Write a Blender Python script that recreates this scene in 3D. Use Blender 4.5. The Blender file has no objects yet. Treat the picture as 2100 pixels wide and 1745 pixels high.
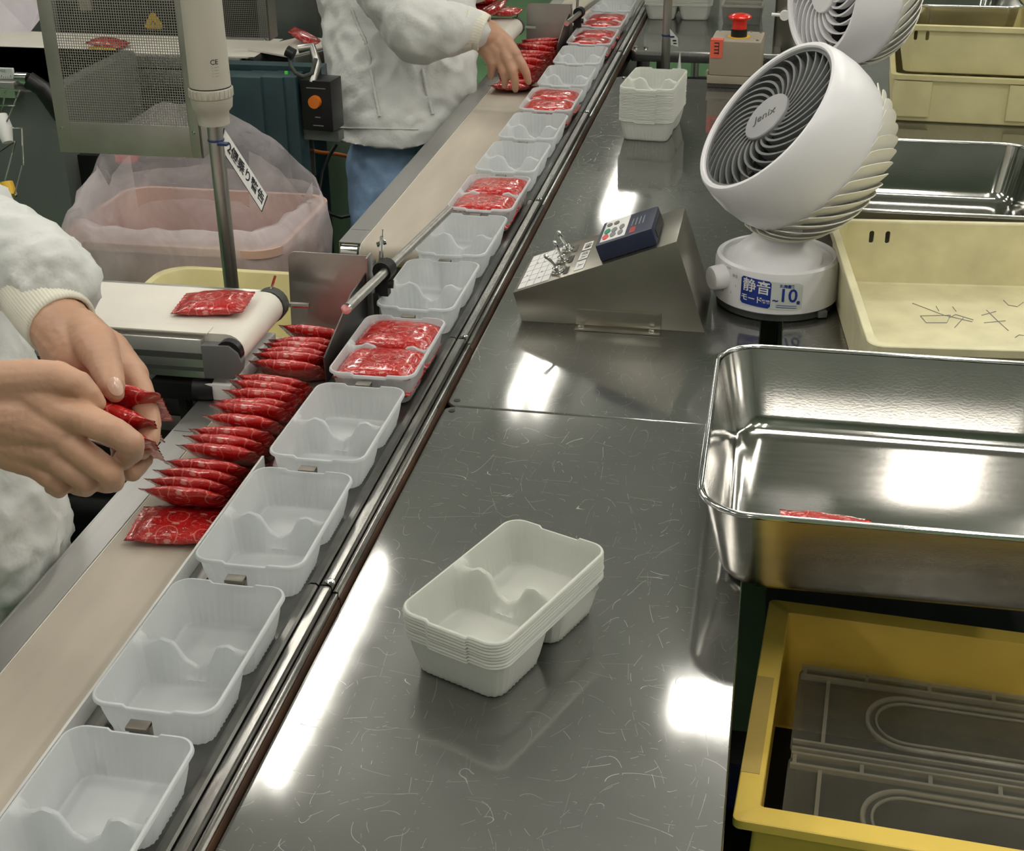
import bpy, bmesh, math, random
from math import sin, cos, pi, radians
from mathutils import Vector, Matrix, noise
random.seed(7)
SC = bpy.context.scene
COL = SC.collection

# ------------------------------------------------------------------ camera
CAM_R = Vector((0.983, 0.1837, -0.0089)); CAM_U = Vector((-0.0752, 0.4456, 0.8921)); CAM_F = Vector((-0.1678, 0.8762, -0.4518))
CAM_C = Vector((0.5121, -0.6126, 0.7582)); FPX = 2868.47
cam = bpy.data.cameras.new('camera'); cam.sensor_width = 36.0; cam.sensor_fit = 'HORIZONTAL'
cam.lens = FPX*36/2100; cam.clip_start = 0.02; cam.clip_end = 60
camo = bpy.data.objects.new('camera', cam); COL.objects.link(camo)
R3 = Matrix((CAM_R, CAM_U, -CAM_F)).transposed()
camo.matrix_world = Matrix.Translation(CAM_C) @ R3.to_4x4()
SC.camera = camo
SC.view_settings.view_transform = 'Standard'; SC.view_settings.look = 'None'
SC.view_settings.gamma = 1.0; SC.view_settings.use_curve_mapping = False
SC.view_settings.exposure = 0.0
# ------------------------------------------------------------------ world: dim grey beyond the hall
w = bpy.data.worlds.new('world'); SC.world = w; w.use_nodes = True
w.node_tree.nodes['Background'].inputs[0].default_value = (0.8, 0.85, 0.9, 1)
w.node_tree.nodes['Background'].inputs[1].default_value = 0.25
TUBE_POWER = 27.5      # emission of the fluorescent tubes (they are built as ceiling_light things below)

def at(px, py, d):      # point seen at a photo pixel, d metres in front of the lens
    return CAM_C + (CAM_F + CAM_R*((px-1050)/FPX) - CAM_U*((py-872.5)/FPX))*d
def onz(px, py, z):     # point seen at a photo pixel on the level z
    d = CAM_F + CAM_R*((px-1050)/FPX) - CAM_U*((py-872.5)/FPX)
    return CAM_C + d*((z-CAM_C.z)/d.z)

# ------------------------------------------------------------------ materials
MATS = {}
class NT:
    def __init__(s, m):
        m.use_nodes = True; s.t = m.node_tree; s.n = s.t.nodes; s.b = s.n.get('Principled BSDF'); s.out = s.n.get('Material Output')
    def add(s, typ, **k):
        x = s.n.new(typ)
        for a, v in k.items():
            if a == 'ins':
                for i, q in v.items():
                    if isinstance(q, bpy.types.NodeSocket): s.t.links.new(q, x.inputs[i])
                    else: x.inputs[i].default_value = q
            else: setattr(x, a, v)
        return x
    def math(s, op, a, b=0.0, c=0.0):
        return s.add('ShaderNodeMath', operation=op, ins={0: a, 1: b, 2: c}).outputs[0]
    def link(s, a, b): s.t.links.new(a, b)
    def coord(s, kind='Object', scale=(1, 1, 1)):
        tc = s.add('ShaderNodeTexCoord')
        mp = s.add('ShaderNodeMapping', ins={0: tc.outputs[kind], 3: scale}); return mp.outputs[0]
    def noise(s, vec, scale, detail=3.0, rough=0.5, dist=0.0):
        return s.add('ShaderNodeTexNoise', ins={'Vector': vec, 'Scale': scale, 'Detail': detail, 'Roughness': rough, 'Distortion': dist}).outputs[0]
    def ramp(s, fac, a, b, c0=(0, 0, 0, 1), c1=(1, 1, 1, 1)):
        r = s.add('ShaderNodeValToRGB', ins={0: fac}); e = r.color_ramp.elements
        e[0].position = a; e[1].position = b; e[0].color = c0; e[1].color = c1; return r.outputs[0]
    def mix(s, fac, a, b):
        x = s.add('ShaderNodeMix', data_type='RGBA')
        for i, q in ((0, fac), (6, a), (7, b)):
            if isinstance(q, bpy.types.NodeSocket): s.t.links.new(q, x.inputs[i])
            else: x.inputs[i].default_value = q
        return x.outputs[2]
    def bump(s, h, st=0.2, dist=0.001):
        b = s.add('ShaderNodeBump', ins={'Height': h, 'Strength': st, 'Distance': dist}); s.link(b.outputs[0], s.b.inputs['Normal'])

def mat(name, col, rough=0.5, metal=0.0, var=0.06, vs=12.0, bump=0.0, bs=80.0, bd=0.0005, stretch=(1, 1, 1), **k):
    if name in MATS: return MATS[name]
    m = bpy.data.materials.new(name); t = NT(m); b = t.b
    vec = t.coord('Object', stretch)
    n = t.noise(vec, vs, 4.0)
    c = (*col, 1.0); d = (*[max(0, x*(1-var*2.2)) for x in col], 1.0)
    t.link(t.mix(t.ramp(n, 0.3, 0.7), d, c), b.inputs['Base Color'])
    b.inputs['Metallic'].default_value = metal
    rr = t.math('MULTIPLY_ADD', n, 0.16*rough, rough*0.92); t.link(rr, b.inputs['Roughness'])
    if bump: t.bump(t.noise(vec, bs, 3.0), bump, bd)
    for kk, v in k.items():
        nm = {'coat': 'Coat Weight', 'trans': 'Transmission Weight', 'alpha': 'Alpha', 'sss': 'Subsurface Weight', 'sheen': 'Sheen Weight', 'spec': 'Specular IOR Level', 'ior': 'IOR', 'aniso': 'Anisotropic'}[kk]
        b.inputs[nm].default_value = v
        if kk == 'sss': b.inputs['Subsurface Radius'].default_value = (0.01, 0.004, 0.002); b.inputs['Subsurface Scale'].default_value = 1.0
    MATS[name] = m; return m

def steel_scratched(name, base, rough, dens=1.0):
    m = bpy.data.materials.new(name); t = NT(m); b = t.b
    v = t.coord('Object')
    big = t.noise(v, 5.0, 5.0, 0.6)
    # fine curved scratches: thin level lines of several noise fields, broken up by a mask
    lines = None
    for i, (sc, wd, stx) in enumerate([(5.0, .0006, (3.2, .7, 1)), (5.0, .0006, (.6, 3.4, 1)), (7.0, .0007, (2.6, .9, 1)), (6.0, .0006, (.8, 2.4, 1)), (12.0, .0008, (1, 1, 1)), (21.0, .0013, (1.3, .8, 1))]):
        vv = t.add('ShaderNodeMapping', ins={0: v, 1: (3.1*i, 7.7*i, 0), 2: (0, 0, .55*i), 3: stx}).outputs[0]
        n = t.noise(vv, sc, 0.0, 0.4, .25)
        a = t.math('ABSOLUTE', t.math('SUBTRACT', n, .42+.03*i))
        ln = t.math('LESS_THAN', a, wd)
        mv = t.add('ShaderNodeMapping', ins={0: v, 1: (1.7*i, 4.1*i, 0)}).outputs[0]
        msk = t.math('GREATER_THAN', t.noise(mv, 34.0+6*i, 2.0), 0.545 - .02*dens)
        ln = t.math('MULTIPLY', ln, msk)
        lines = ln if lines is None else t.math('MAXIMUM', lines, ln)
    # short sharp nicks
    for sx, rz in ((9.0, .5), (7.0, -.8)):
        vv = t.add('ShaderNodeMapping', ins={0: v, 2: (0, 0, rz), 3: (sx, sx*16, 1)}).outputs[0]
        vo = t.add('ShaderNodeTexVoronoi', ins={'Vector': vv, 'Scale': 4.0}).outputs[0]
        lines = t.math('MAXIMUM', lines, t.math('LESS_THAN', vo, 0.045))
    col = t.mix(t.ramp(big, .3, .7), (*[c*.86 for c in base], 1), (*base, 1))
    col = t.mix(t.math('MULTIPLY', lines, .16), col, (*[min(1, c*1.45) for c in base], 1))
    t.link(col, b.inputs['Base Color'])
    b.inputs['Metallic'].default_value = 1.0
    r = t.math('MULTIPLY_ADD', t.noise(v, 26.0, 5.0, .7), .06, rough-.065)
    r = t.math('MULTIPLY_ADD', lines, .22, r)
    t.link(r, b.inputs['Roughness'])
    h = t.math('MULTIPLY', lines, -1.0)
    t.bump(h, 0.05, .0003)
    g2 = t.add('ShaderNodeBsdfGlossy', ins={0: col, 1: t.math('MULTIPLY_ADD', lines, -.08, .43)})
    mx = t.add('ShaderNodeMixShader', ins={0: t.math('MULTIPLY_ADD', lines, .25, .33)}); t.link(b.outputs[0], mx.inputs[1]); t.link(g2.outputs[0], mx.inputs[2]); t.link(mx.outputs[0], t.out.inputs[0])
    MATS[name] = m; return m

def film(name, col, opac, rough=0.12, wr=60.0):   # thin clear plastic film
    m = bpy.data.materials.new(name); t = NT(m); b = t.b
    b.inputs['Base Color'].default_value = (*col, 1); b.inputs['Roughness'].default_value = rough
    n = t.noise(t.coord('Object'), wr, 4.0, .6, .8)
    t.bump(n, .6, .004)
    t.link(t.math('MULTIPLY_ADD', t.ramp(n, .35, .75), .5*opac, opac*.75), b.inputs['Alpha'])
    MATS[name] = m; return m

def bag_film(name, op=.62):
    m = bpy.data.materials.new(name); t = NT(m); b = t.b
    b.inputs['Base Color'].default_value = (.86, .80, .83, 1); b.inputs['Roughness'].default_value = .3
    n = t.noise(t.coord('Object'), 9.0, 3.0, .5, 1.2); t.bump(n, .5, .01)
    tr = t.add('ShaderNodeBsdfTranslucent', ins={0: (.86, .80, .83, 1)}); mx = t.add('ShaderNodeMixShader', ins={0: .4}); t.link(b.outputs[0], mx.inputs[1]); t.link(tr.outputs[0], mx.inputs[2])
    tp = t.add('ShaderNodeBsdfTransparent'); m2 = t.add('ShaderNodeMixShader', ins={0: t.math('MULTIPLY_ADD', t.ramp(n, .35, .75), -.35 if op < .7 else -.25, op)})
    t.link(mx.outputs[0], m2.inputs[1]); t.link(tp.outputs[0], m2.inputs[2]); t.link(m2.outputs[0], t.out.inputs[0])
    MATS[name] = m; return m

def tray_plastic(name, col):
    m = bpy.data.materials.new(name); t = NT(m); b = t.b
    b.inputs['Base Color'].default_value = (*col, 1); b.inputs['Roughness'].default_value = .33
    tr = t.add('ShaderNodeBsdfTranslucent', ins={0: (*col, 1)})
    mx = t.add('ShaderNodeMixShader', ins={0: .34}); t.link(b.outputs[0], mx.inputs[1]); t.link(tr.outputs[0], mx.inputs[2])
    tp = t.add('ShaderNodeBsdfTransparent', ins={0: (.95, .97, 1, 1)})
    m2 = t.add('ShaderNodeMixShader', ins={0: .07}); t.link(mx.outputs[0], m2.inputs[1]); t.link(tp.outputs[0], m2.inputs[2])
    t.link(m2.outputs[0], t.out.inputs[0])
    MATS[name] = m; return m

def sachet_mat():
    m = bpy.data.materials.new('red_film'); t = NT(m); b = t.b
    v = t.coord('Object')
    n1 = t.noise(v, 28.0, 3.0, .5, .6)
    base = t.mix(t.ramp(n1, .3, .7), (.33, .006, .008, 1), (.56, .013, .012, 1))
    vo = t.add('ShaderNodeTexVoronoi', voronoi_dimensions='2D', ins={'Vector': t.add('ShaderNodeMapping', ins={0: v, 1: (.31, .17, 0)}).outputs[0], 'Scale': 24.0, 'Randomness': .8}).outputs[0]
    ring = t.math('LESS_THAN', t.math('ABSOLUTE', t.math('SUBTRACT', vo, .27)), .016)
    vv = t.add('ShaderNodeMapping', ins={0: v, 2: (0, 0, .6), 3: (55, 150, 1)}).outputs[0]
    vo2 = t.add('ShaderNodeTexVoronoi', voronoi_dimensions='2D', ins={'Vector': vv, 'Scale': .55, 'Randomness': 1.0}).outputs[0]
    oval = t.math('LESS_THAN', vo2, .12)
    n2 = t.noise(v, 60.0, 2.0, .4, 2.0)
    swirl = t.math('LESS_THAN', t.math('ABSOLUTE', t.math('SUBTRACT', n2, .5)), .012)
    c = t.mix(t.math('MULTIPLY', swirl, .3), base, (.80, .22, .17, 1))
    c = t.mix(t.math('MULTIPLY', ring, .42), c, (.85, .28, .22, 1))
    c = t.mix(t.math('MULTIPLY', oval, .38), c, (.85, .62, .55, 1))
    t.link(c, b.inputs['Base Color'])
    b.inputs['Roughness'].default_value = .17; b.inputs['Specular IOR Level'].default_value = .7
    b.inputs['Coat Weight'].default_value = .5; b.inputs['Coat Roughness'].default_value = .06
    t.bump(t.noise(v, 75.0, 3.0, .6, 1.0), .55, .0035)
    MATS['red_film'] = m; return m

M_TOP = steel_scratched('scratched_steel', (.38, .38, .37), .10)
M_TOP2 = steel_scratched('scratched_steel_worn', (.38, .38, .37), .11, 1.2)
M_STEEL = mat('brushed_steel', (.52, .51, .48), .36, 1.0, .12, 9, .12, 300, .0003, (1, 8, 1))
M_STEELB = mat('brushed_steel_box', (.37, .35, .30), .30, 1.0, .05, 14, .05, 300, .0002, (1, 1, 1))
M_RAIL = mat('worn_rail_steel', (.40, .39, .37), .24, 1.0, .2, 20, .1, 200, .0003, (8, 1, 1))
M_RAILD = mat('dark_rail_steel', (.25, .245, .23), .32, 1.0, .2, 20)
M_PAN = mat('polished_steel', (.60, .59, .57), .11, 1.0, .06, 14, .07, 260, .0004, (1, 7, 1))
M_PANO = mat('pan_outside_steel', (.52, .50, .46), .2, 1.0, .06, 14, .07, 260, .0004, (1, 1, 7))
M_STRIP = mat('satin_strip_steel', (.50, .49, .48), .38, .95, .05, 5, .04, 200, .0002, (12, .5, 1))
M_DULL = mat('dull_guard_steel', (.43, .41, .37), .42, .55, .14, 9)
M_CHROME = mat('chrome', (.75, .75, .74), .08, 1.0, .03)
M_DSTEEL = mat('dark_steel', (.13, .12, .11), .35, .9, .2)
M_BLACK = mat('black_plastic', (.012, .012, .013), .35, 0, .3)
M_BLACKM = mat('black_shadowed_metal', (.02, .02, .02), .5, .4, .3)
M_TRAY = tray_plastic('white_tray_plastic', (.76, .785, .80))
M_TRAYS = tray_plastic('white_stack_plastic', (.79, .80, .75))
M_RED = sachet_mat()
M_PINK = mat('clear_pink_film', (.75, .10, .10), .15, 0, .3, 60, .5, 150, .002, alpha=.62)
M_BELT = mat('beige_belt', (.52, .46, .38), .55, 0, .08, 7, .1, 500, .0002, (3, .6, 1))
M_BELTW = mat('white_belt', (.80, .76, .68), .42, 0, .05, 7, .05, 400)
M_CREAM = mat('cream_plastic', (.74, .67, .36), .42, 0, .08, 14, .05, 60)
M_CREAM2 = mat('pale_cream_plastic', (.76, .71, .46), .45, 0, .10, 18, .05, 60)
M_YEL = mat('yellow_plastic', (.98, .70, .14), .38, 0, .08, 9, .04, 60)
M_YTAPE = mat('aged_tape', (.62, .44, .12), .5, 0, .1)
M_WHITE = mat('white_fan_plastic', (.80, .79, .82), .33, 0, .03, 6)
M_IVORY = mat('ivory_fan_plastic', (.80, .78, .70), .4, 0, .04, 6)
M_GREY = mat('grey_grille_plastic', (.15, .155, .155), .5, 0, .06)
M_HUB = mat('silver_grey_hub', (.30, .30, .31), .4, 0, .03)
M_DGREY = mat('dark_grey_rubber', (.06, .065, .06), .6)
M_SKIN = mat('skin', (.56, .32, .21), .48, 0, .10, 22, .35, 260, .0007, sss=.12)
M_NAIL = mat('nail', (.66, .42, .33), .22, 0, .04, coat=.3)
M_JKT = mat('white_nylon', (.66, .67, .65), .5, 0, .05, 14, .5, 55, .004, sheen=.15)
M_CUFF = mat('ribbed_cream_knit', (.76, .73, .63), .8, 0, .05, 12, sheen=.2)
M_BLUE = mat('blue_cotton', (.36, .55, .85), .8, 0, .15, 22, .4, 60, .004)
M_FLOOR = mat('green_epoxy_floor', (.20, .43, .19), .28, 0, .18, 2.4, .06, 30)
M_FRED = mat('red_floor_paint', (.45, .05, .05), .4, 0, .15)
M_TEAL = mat('dark_teal_enamel', (.035, .075, .085), .4, 0, .2)
M_GCAB = mat('grey_cabinet_paint', (.17, .19, .18), .38, .3, .12, 5)
M_WALL = mat('grey_green_wall', (.50, .51, .49), .6, 0, .06, 2)
M_WALLB = mat('blue_grey_band', (.16, .20, .21), .5, 0, .06, 2)
M_CEIL = mat('ceiling_panel', (.50, .50, .49), .8, 0, .06, 2)
M_TAUPE = mat('taupe_enamel', (.33, .285, .22), .42, 0, .05, 8)
M_NAVY = mat('navy_plastic', (.020, .028, .065), .4, 0, .1)
M_PAPER = mat('white_label', (.80, .79, .78), .45, 0, .03)
M_PAPER2 = mat('pale_grey_label', (.62, .66, .64), .4, 0, .03)
M_INK = mat('black_ink', (.015, .015, .02), .5, 0, .1)
M_INKG = mat('grey_ink', (.25, .25, .27), .6, 0, .1)
M_INKB = mat('blue_ink', (.01, .035, .28), .35, 0, .05)
M_BRED = mat('glossy_red_button', (.72, .02, .01), .2, 0, .05, coat=.4)
M_BYEL = mat('sign_yellow', (.85, .52, .03), .4, 0, .05)
M_ORANGE = mat('orange_plastic', (.80, .20, .02), .4)
M_GREEN = mat('green_button', (.02, .28, .16), .4)
M_CYL = mat('warm_grey_plastic', (.50, .47, .40), .4, 0, .04, 6)
M_SALMON = mat('salmon_tub_plastic', (.66, .44, .36), .5, 0, .1)
M_TAGR = mat('red_orange_tape', (.85, .15, .09), .3, 0, .05)
M_TIE = mat('blue_cable_tie', (.01, .03, .12), .4)
M_FILM = bag_film('clear_bag_film', .60); M_FILM2 = bag_film('thin_bag_film', .84)
M_CLEAR = film('clear_container_plastic', (.15, .145, .12), .62, .1, 8.0)
M_CLEARR = film('clear_container_rib', (.50, .47, .38), .42, .15, 8.0)
M_BROWN = mat('brown_rust_stain', (.10, .045, .02), .7, .2, .3)
M_ALU = mat('aluminium_profile', (.60, .60, .58), .28, .9, .05, 8)

# ------------------------------------------------------------------ mesh helpers
class MB:
    def __init__(s): s.v = []; s.f = []
    def add(s, vs, fs, T=None):
        o = len(s.v); s.v += [tuple(T @ Vector(p)) if T else tuple(p) for p in vs]; s.f += [tuple(i+o for i in f) for f in fs]; return s
    def box(s, c, d, T=None, rz=0.0, R=None):
        x, y, z = d[0]/2, d[1]/2, d[2]/2
        vs = [Vector((a*x, b*y, e*z)) for a in (-1, 1) for b in (-1, 1) for e in (-1, 1)]
        m = Matrix.Translation(c) @ (R.to_4x4() if R else Matrix.Rotation(rz, 4, 'Z'))
        vs = [m @ v for v in vs]
        return s.add(vs, [(0, 1, 3, 2), (4, 6, 7, 5), (0, 4, 5, 1), (2, 3, 7, 6), (0, 2, 6, 4), (1, 5, 7, 3)], T)
    def bb(s, x0, x1, y0, y1, z0, z1, T=None): return s.box(((x0+x1)/2, (y0+y1)/2, (z0+z1)/2), (x1-x0, y1-y0, z1-z0), T)
    def loft(s, loops, cap0=True, cap1=True, T=None, closed=True):
        n = len(loops[0]); vs = [p for l in loops for p in l]; fs = []
        for k in range(len(loops)-1):
            for i in range(n if closed else n-1):
                j = (i+1) % n; fs.append((k*n+i, k*n+j, (k+1)*n+j, (k+1)*n+i))
        if cap0: fs.append(tuple(reversed(range(n))))
        if cap1: fs.append(tuple((len(loops)-1)*n+i for i in range(n)))
        return s.add(vs, fs, T)
    def tube(s, pts, r, n=10, T=None, caps=True):
        pts = [Vector(p) for p in pts]; rs = r if isinstance(r, (list, tuple)) else [r]*len(pts); loops = []
        up = None
        for i, p in enumerate(pts):
            d = (pts[min(i+1, len(pts)-1)] - pts[max(i-1, 0)]).normalized()
            if up is None: up = d.orthogonal().normalized()
            up = (up - d*up.dot(d)).normalized(); b = d.cross(up)
            loops.append([p + (up*cos(a)+b*sin(a))*rs[i] for a in [2*pi*k/n for k in range(n)]])
        return s.loft(loops, caps, caps, T)
    def lathe(s, prof, n=32, T=None, cap0=True, cap1=True):
        return s.loft([[(r*cos(2*pi*k/n), r*sin(2*pi*k/n), z) for k in range(n)] for r, z in prof], cap0, cap1, T)
    def prism(s, poly, z0, z1, T=None): return s.loft([[(x, y, z0) for x, y in poly], [(x, y, z1) for x, y in poly]], True, True, T)
    def build(s, name, m, parent=None, smooth=0, loc=None, rz=0.0, bevel=0.0, kind=None):
        me = bpy.data.meshes.new(name); me.from_pydata([tuple(v) for v in s.v], [], s.f); me.validate()
        if smooth or bevel:
            bm = bmesh.new(); bm.from_mesh(me)
            bmesh.ops.recalc_face_normals(bm, faces=bm.faces)
            if bevel: bmesh.ops.bevel(bm, geom=[e for e in bm.edges if e.is_manifold and e.calc_face_angle(0) > .5], offset=bevel, segments=2, affect='EDGES', profile=.6, clamp_overlap=True)
            bm.to_mesh(me); bm.free()
        if smooth or bevel:
            me.polygons.foreach_set('use_smooth', [True]*len(me.polygons)); me.set_sharp_from_angle(angle=radians(smooth if smooth else 35))
        return put(name, me, m, parent, loc, rz, kind)

def put(name, me, m, parent=None, loc=None, rz=0.0, kind=None):
    if m and not me.materials: me.materials.append(m)
    o = bpy.data.objects.new(name, me); COL.objects.link(o)
    if parent: o.parent = parent
    if loc is not None: o.location = loc
    if rz: o.rotation_euler.z = rz
    if kind: o['kind'] = kind
    return o
def thing(name, label, cat, loc=(0, 0, 0), rz=0.0, group=None):
    o = bpy.data.objects.new(name, None); COL.objects.link(o); o.location = loc; o.rotation_euler.z = rz; o.empty_display_size = .02
    return tag(o, label, cat, group)
def tag(o, label, cat, group=None):
    o['label'] = label; o['category'] = cat
    if group: o['group'] = group
    return o
def struct(o): o['kind'] = 'structure'; return o
def copy_tree(o, parent=None):
    c = o.copy(); COL.objects.link(c)
    if parent: c.parent = parent
    for ch in list(o.children): copy_tree(ch, c)
    return c
def rrect(w, l, r, z, n=6, cx=0, cy=0):
    P = []; e = max(0.0, min(.25*r, .2*min(w-2*r, l-2*r)))
    for sx, sy, a0 in ((1, 1, 0), (-1, 1, 90), (-1, -1, 180), (1, -1, 270)):
        X, Y = cx+sx*(w/2-r), cy+sy*(l/2-r); a, b = radians(a0), radians(a0+90)
        P.append((X+r*cos(a)+e*sin(a), Y+r*sin(a)-e*cos(a), z))
        for k in range(n+1):
            q = radians(a0+90*k/n); P.append((X+r*cos(q), Y+r*sin(q), z))
        P.append((X+r*cos(b)-e*sin(b), Y+r*sin(b)+e*cos(b), z))
    return P
def frame(o, x, y, z=None):    # matrix with given axes
    x = Vector(x).normalized(); y = Vector(y); y = (y-x*y.dot(x)).normalized(); z = x.cross(y)
    return Matrix.Translation(Vector(o)) @ Matrix((x, y, z)).transposed().to_4x4()
def text(s, size, m, parent, M, name='lettering', bold=0.0, align='CENTER'):
    cu = bpy.data.curves.new('t', 'FONT'); cu.body = s; cu.size = size; cu.align_x = align; cu.align_y = 'CENTER'; cu.extrude = size*.01; cu.offset = bold; cu.resolution_u = 3
    o = bpy.data.objects.new('t', cu); COL.objects.link(o)
    me = bpy.data.meshes.new_from_object(o.evaluated_get(bpy.context.evaluated_depsgraph_get()))
    bpy.data.objects.remove(o); me.transform(M); me.materials.clear()
    return put(name, me, m, parent)
def eval_mesh(o):
    me = bpy.data.meshes.new_from_object(o.evaluated_get(bpy.context.evaluated_depsgraph_get())); bpy.data.objects.remove(o); return me

def blob(name, parts, m, parent=None, voxel=.002, smooth=4, disp=None, cut=None):
    """one continuous skin over tapered limbs: chains of (point, radius), ellipsoids ('e', c, radii, matrix3), lofts ('l', loops)"""
    mb = MB()
    import itertools
    def sph(c, rr, R=None, n=12):
        loops = []
        for i in range(1, n):
            th = pi*i/n; loops.append([(sin(th)*cos(2*pi*k/16), sin(th)*sin(2*pi*k/16), -cos(th)) for k in range(16)])
        T = Matrix.Translation(c) @ (R.to_4x4() if R else Matrix.Identity(4)) @ Matrix.Diagonal((*rr, 1))
        mb.loft(loops, True, True, T)
    for p in parts:
        if p[0] == 'e': sph(Vector(p[1]), p[2], p[3] if len(p) > 3 else None)
        elif p[0] == 'l': mb.loft(p[1])
        else:
            for (a, ra), (b, rb) in zip(p[:-1], p[1:]):
                a = Vector(a); b = Vector(b); sph(a, (ra,)*3); sph(b, (rb,)*3)
                if (b-a).length > 1e-5: mb.tube([a, b], [ra, rb], 16)
    me = bpy.data.meshes.new(name); me.from_pydata([tuple(v) for v in mb.v], [], mb.f)
    o = bpy.data.objects.new('tmp', me); COL.objects.link(o)
    r = o.modifiers.new('r', 'REMESH'); r.mode = 'VOXEL'; r.voxel_size = voxel; r.adaptivity = 0
    if smooth: s = o.modifiers.new('s', 'SMOOTH'); s.factor = .5; s.iterations = smooth
    me = eval_mesh(o)
    if disp:
        nr = [v.normal.copy() for v in me.vertices]
        for v, nn in zip(me.vertices, nr): v.co += nn*disp(v.co)
    me.materials.clear(); me.polygons.foreach_set('use_smooth', [True]*len(me.polygons))
    me.name = name
    return put(name, me, m, parent)
ORD = ['', 'first', 'second', 'third', 'fourth', 'fifth', 'sixth', 'seventh', 'eighth', 'ninth', 'tenth', 'eleventh', 'twelfth', 'thirteenth', 'fourteenth', 'fifteenth', 'sixteenth', 'seventeenth', 'eighteenth', 'nineteenth', 'twentieth', 'twenty-first', 'twenty-second', 'twenty-third', 'twenty-fourth']
# ================================================================== the hall
ZF = -0.85; ZC = 2.0
struct(MB().bb(-7, 4, -4, 11, ZF-.1, ZF).build('floor', M_FLOOR))
struct(MB().bb(-7, 4, -4, 11, ZC, ZC+.1).build('ceiling', M_CEIL))
struct(MB().bb(-7, 4, 11, 11.1, ZF, ZC).build('wall_far', M_WALL))
struct(MB().bb(-7, 4, -4.1, -4, ZF, ZC).build('wall_near', M_WALL))
struct(MB().bb(-7.1, -7, -4, 11, ZF, ZC).build('wall_left', M_WALL))
struct(MB().bb(4, 4.1, -4, 11, ZF, ZC).build('wall_right', M_WALL))

def tube_mat():
    m = bpy.data.materials.new('lit_tube'); t = NT(m); t.n.remove(t.b)
    e = t.add('ShaderNodeEmission', ins={0: (1.0, .955, .87, 1), 1: TUBE_POWER}); t.link(e.outputs[0], t.out.inputs[0]); return m
M_TUBE = tube_mat()
M_FIX = mat('grey_fixture_enamel', (.26, .26, .25), .5)
def light(x, y, along, label):
    t = thing('ceiling_light', label, 'ceiling light', (x, y, ZC), 0 if along == 'y' else pi/2, 'fluorescent lights on the ceiling')
    MB().bb(-.11, .11, -.62, .62, -.05, 0).build('housing', M_FIX, t, bevel=.004)
    for s in (-1, 1):
        mb = MB(); mb.tube([(s*.05, -.59, -.075), (s*.05, .59, -.075)], .019, 8); mb.build('tube', M_TUBE, t, smooth=40)
        MB().bb(s*.05-.012, s*.05+.012, -.61, -.585, -.09, -.04).bb(s*.05-.012, s*.05+.012, .585, .61, -.09, -.04).build('socket', M_FIX, t)
light(-.80, 2.87, 'y', 'twin tube ceiling light over the near end of the tray line')
light(-.80, .45, 'y', 'twin tube ceiling light nearest the left worker')
light(.93, 2.84, 'x', 'twin tube ceiling light set across the line over the steel pans')
light(-.47, 5.35, 'y', 'twin tube ceiling light over the far end of the tray line')
light(-.40, 7.95, 'y', 'twin tube ceiling light over the far wall aisle')
light(-3.2, 2.9, 'y', 'twin tube ceiling light over the rear conveyors')
light(-3.2, 6.2, 'y', 'twin tube ceiling light in the back left corner')
light(1.0, -.3, 'y', 'twin tube ceiling light behind the camera on the right')
light(.75, 1.15, 'x', 'twin tube ceiling light over the yellow crate')  # added out of view to bring more light to the right side
light(2.9, 3.0, 'y', 'twin tube ceiling light along the right wall, middle one')

for k, (x, y) in enumerate([(-2.0, .4), (-2.0, 2.9), (-2.0, 5.4), (1.75, -.2), (1.75, 2.3), (1.75, 4.8), (.2, -1.9), (-1.4, -1.9), (2.9, .6), (2.9, 5.5)]):  # extra fixtures added out of view to raise the general light
    light(x, y, 'y', ['twin tube ceiling light over the rear machines, front of its row', 'twin tube ceiling light over the rear machines, middle of its row', 'twin tube ceiling light over the rear machines, back of its row', 'twin tube ceiling light over the side bench, front of its row', 'twin tube ceiling light over the side bench, middle of its row', 'twin tube ceiling light over the side bench, back of its row', 'twin tube ceiling light behind the camera, right one', 'twin tube ceiling light behind the camera, left one', 'twin tube ceiling light along the right wall, front one', 'twin tube ceiling light along the right wall, back one'][k])

# painted line on the floor
struct(MB().bb(-3.2, -.2, onz(690, 388, ZF).y, onz(690, 376, ZF).y, ZF, ZF+.002).build('floor_line', M_FRED))

# ================================================================== worktops
def worktop(y0, y1, label, m, x0=.1385, x1=.516, legs=True, name='worktop'):
    cx, cy = (x0+x1)/2, (y0+y1)/2
    t = thing(name, label, 'worktop', (cx, cy, 0))
    W, L = x1-x0, y1-y0
    MB().loft([rrect(W-.004, L-.003, .012, -.028), rrect(W-.001, L-.001, .013, -.026), rrect(W-.001, L-.001, .013, -.002), rrect(W-.004, L-.004, .012, 0)]).build('top_plate', m, t, smooth=40)
    for sx in (-1, 1):
        for sy in (-1, 1):
            mb = MB(); mb.tube([(sx*(W/2-.03), sy*(L/2-.05), -.85), (sx*(W/2-.03), sy*(L/2-.05), -.026)], .017, 10); mb.build('leg', M_STEEL, t, smooth=40)
    MB().bb(-W/2+.03, W/2-.03, -L/2+.04, L/2-.04, -.62, -.60).build('lower_shelf', M_DSTEEL, t)
    return t
wt = worktop(-.55, .8975, 'scratched steel worktop nearest the camera under the front stack of trays', M_TOP2)
for px in (.150,):
    MB().lathe([(.0042, 0), (.0042, .0006), (.001, .0006)], 12).build('bolt_hole', M_BLACK, wt, loc=(px-.327, .885-.174, 0))
wt2 = worktop(.8995, 2.69, 'steel worktop beyond the seam under the control box', M_TOP)
MB().lathe([(.0042, 0), (.0042, .0006), (.001, .0006)], 12).build('bolt_hole', M_BLACK, wt2, loc=(.150-.327, .915-1.795, 0))
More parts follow.
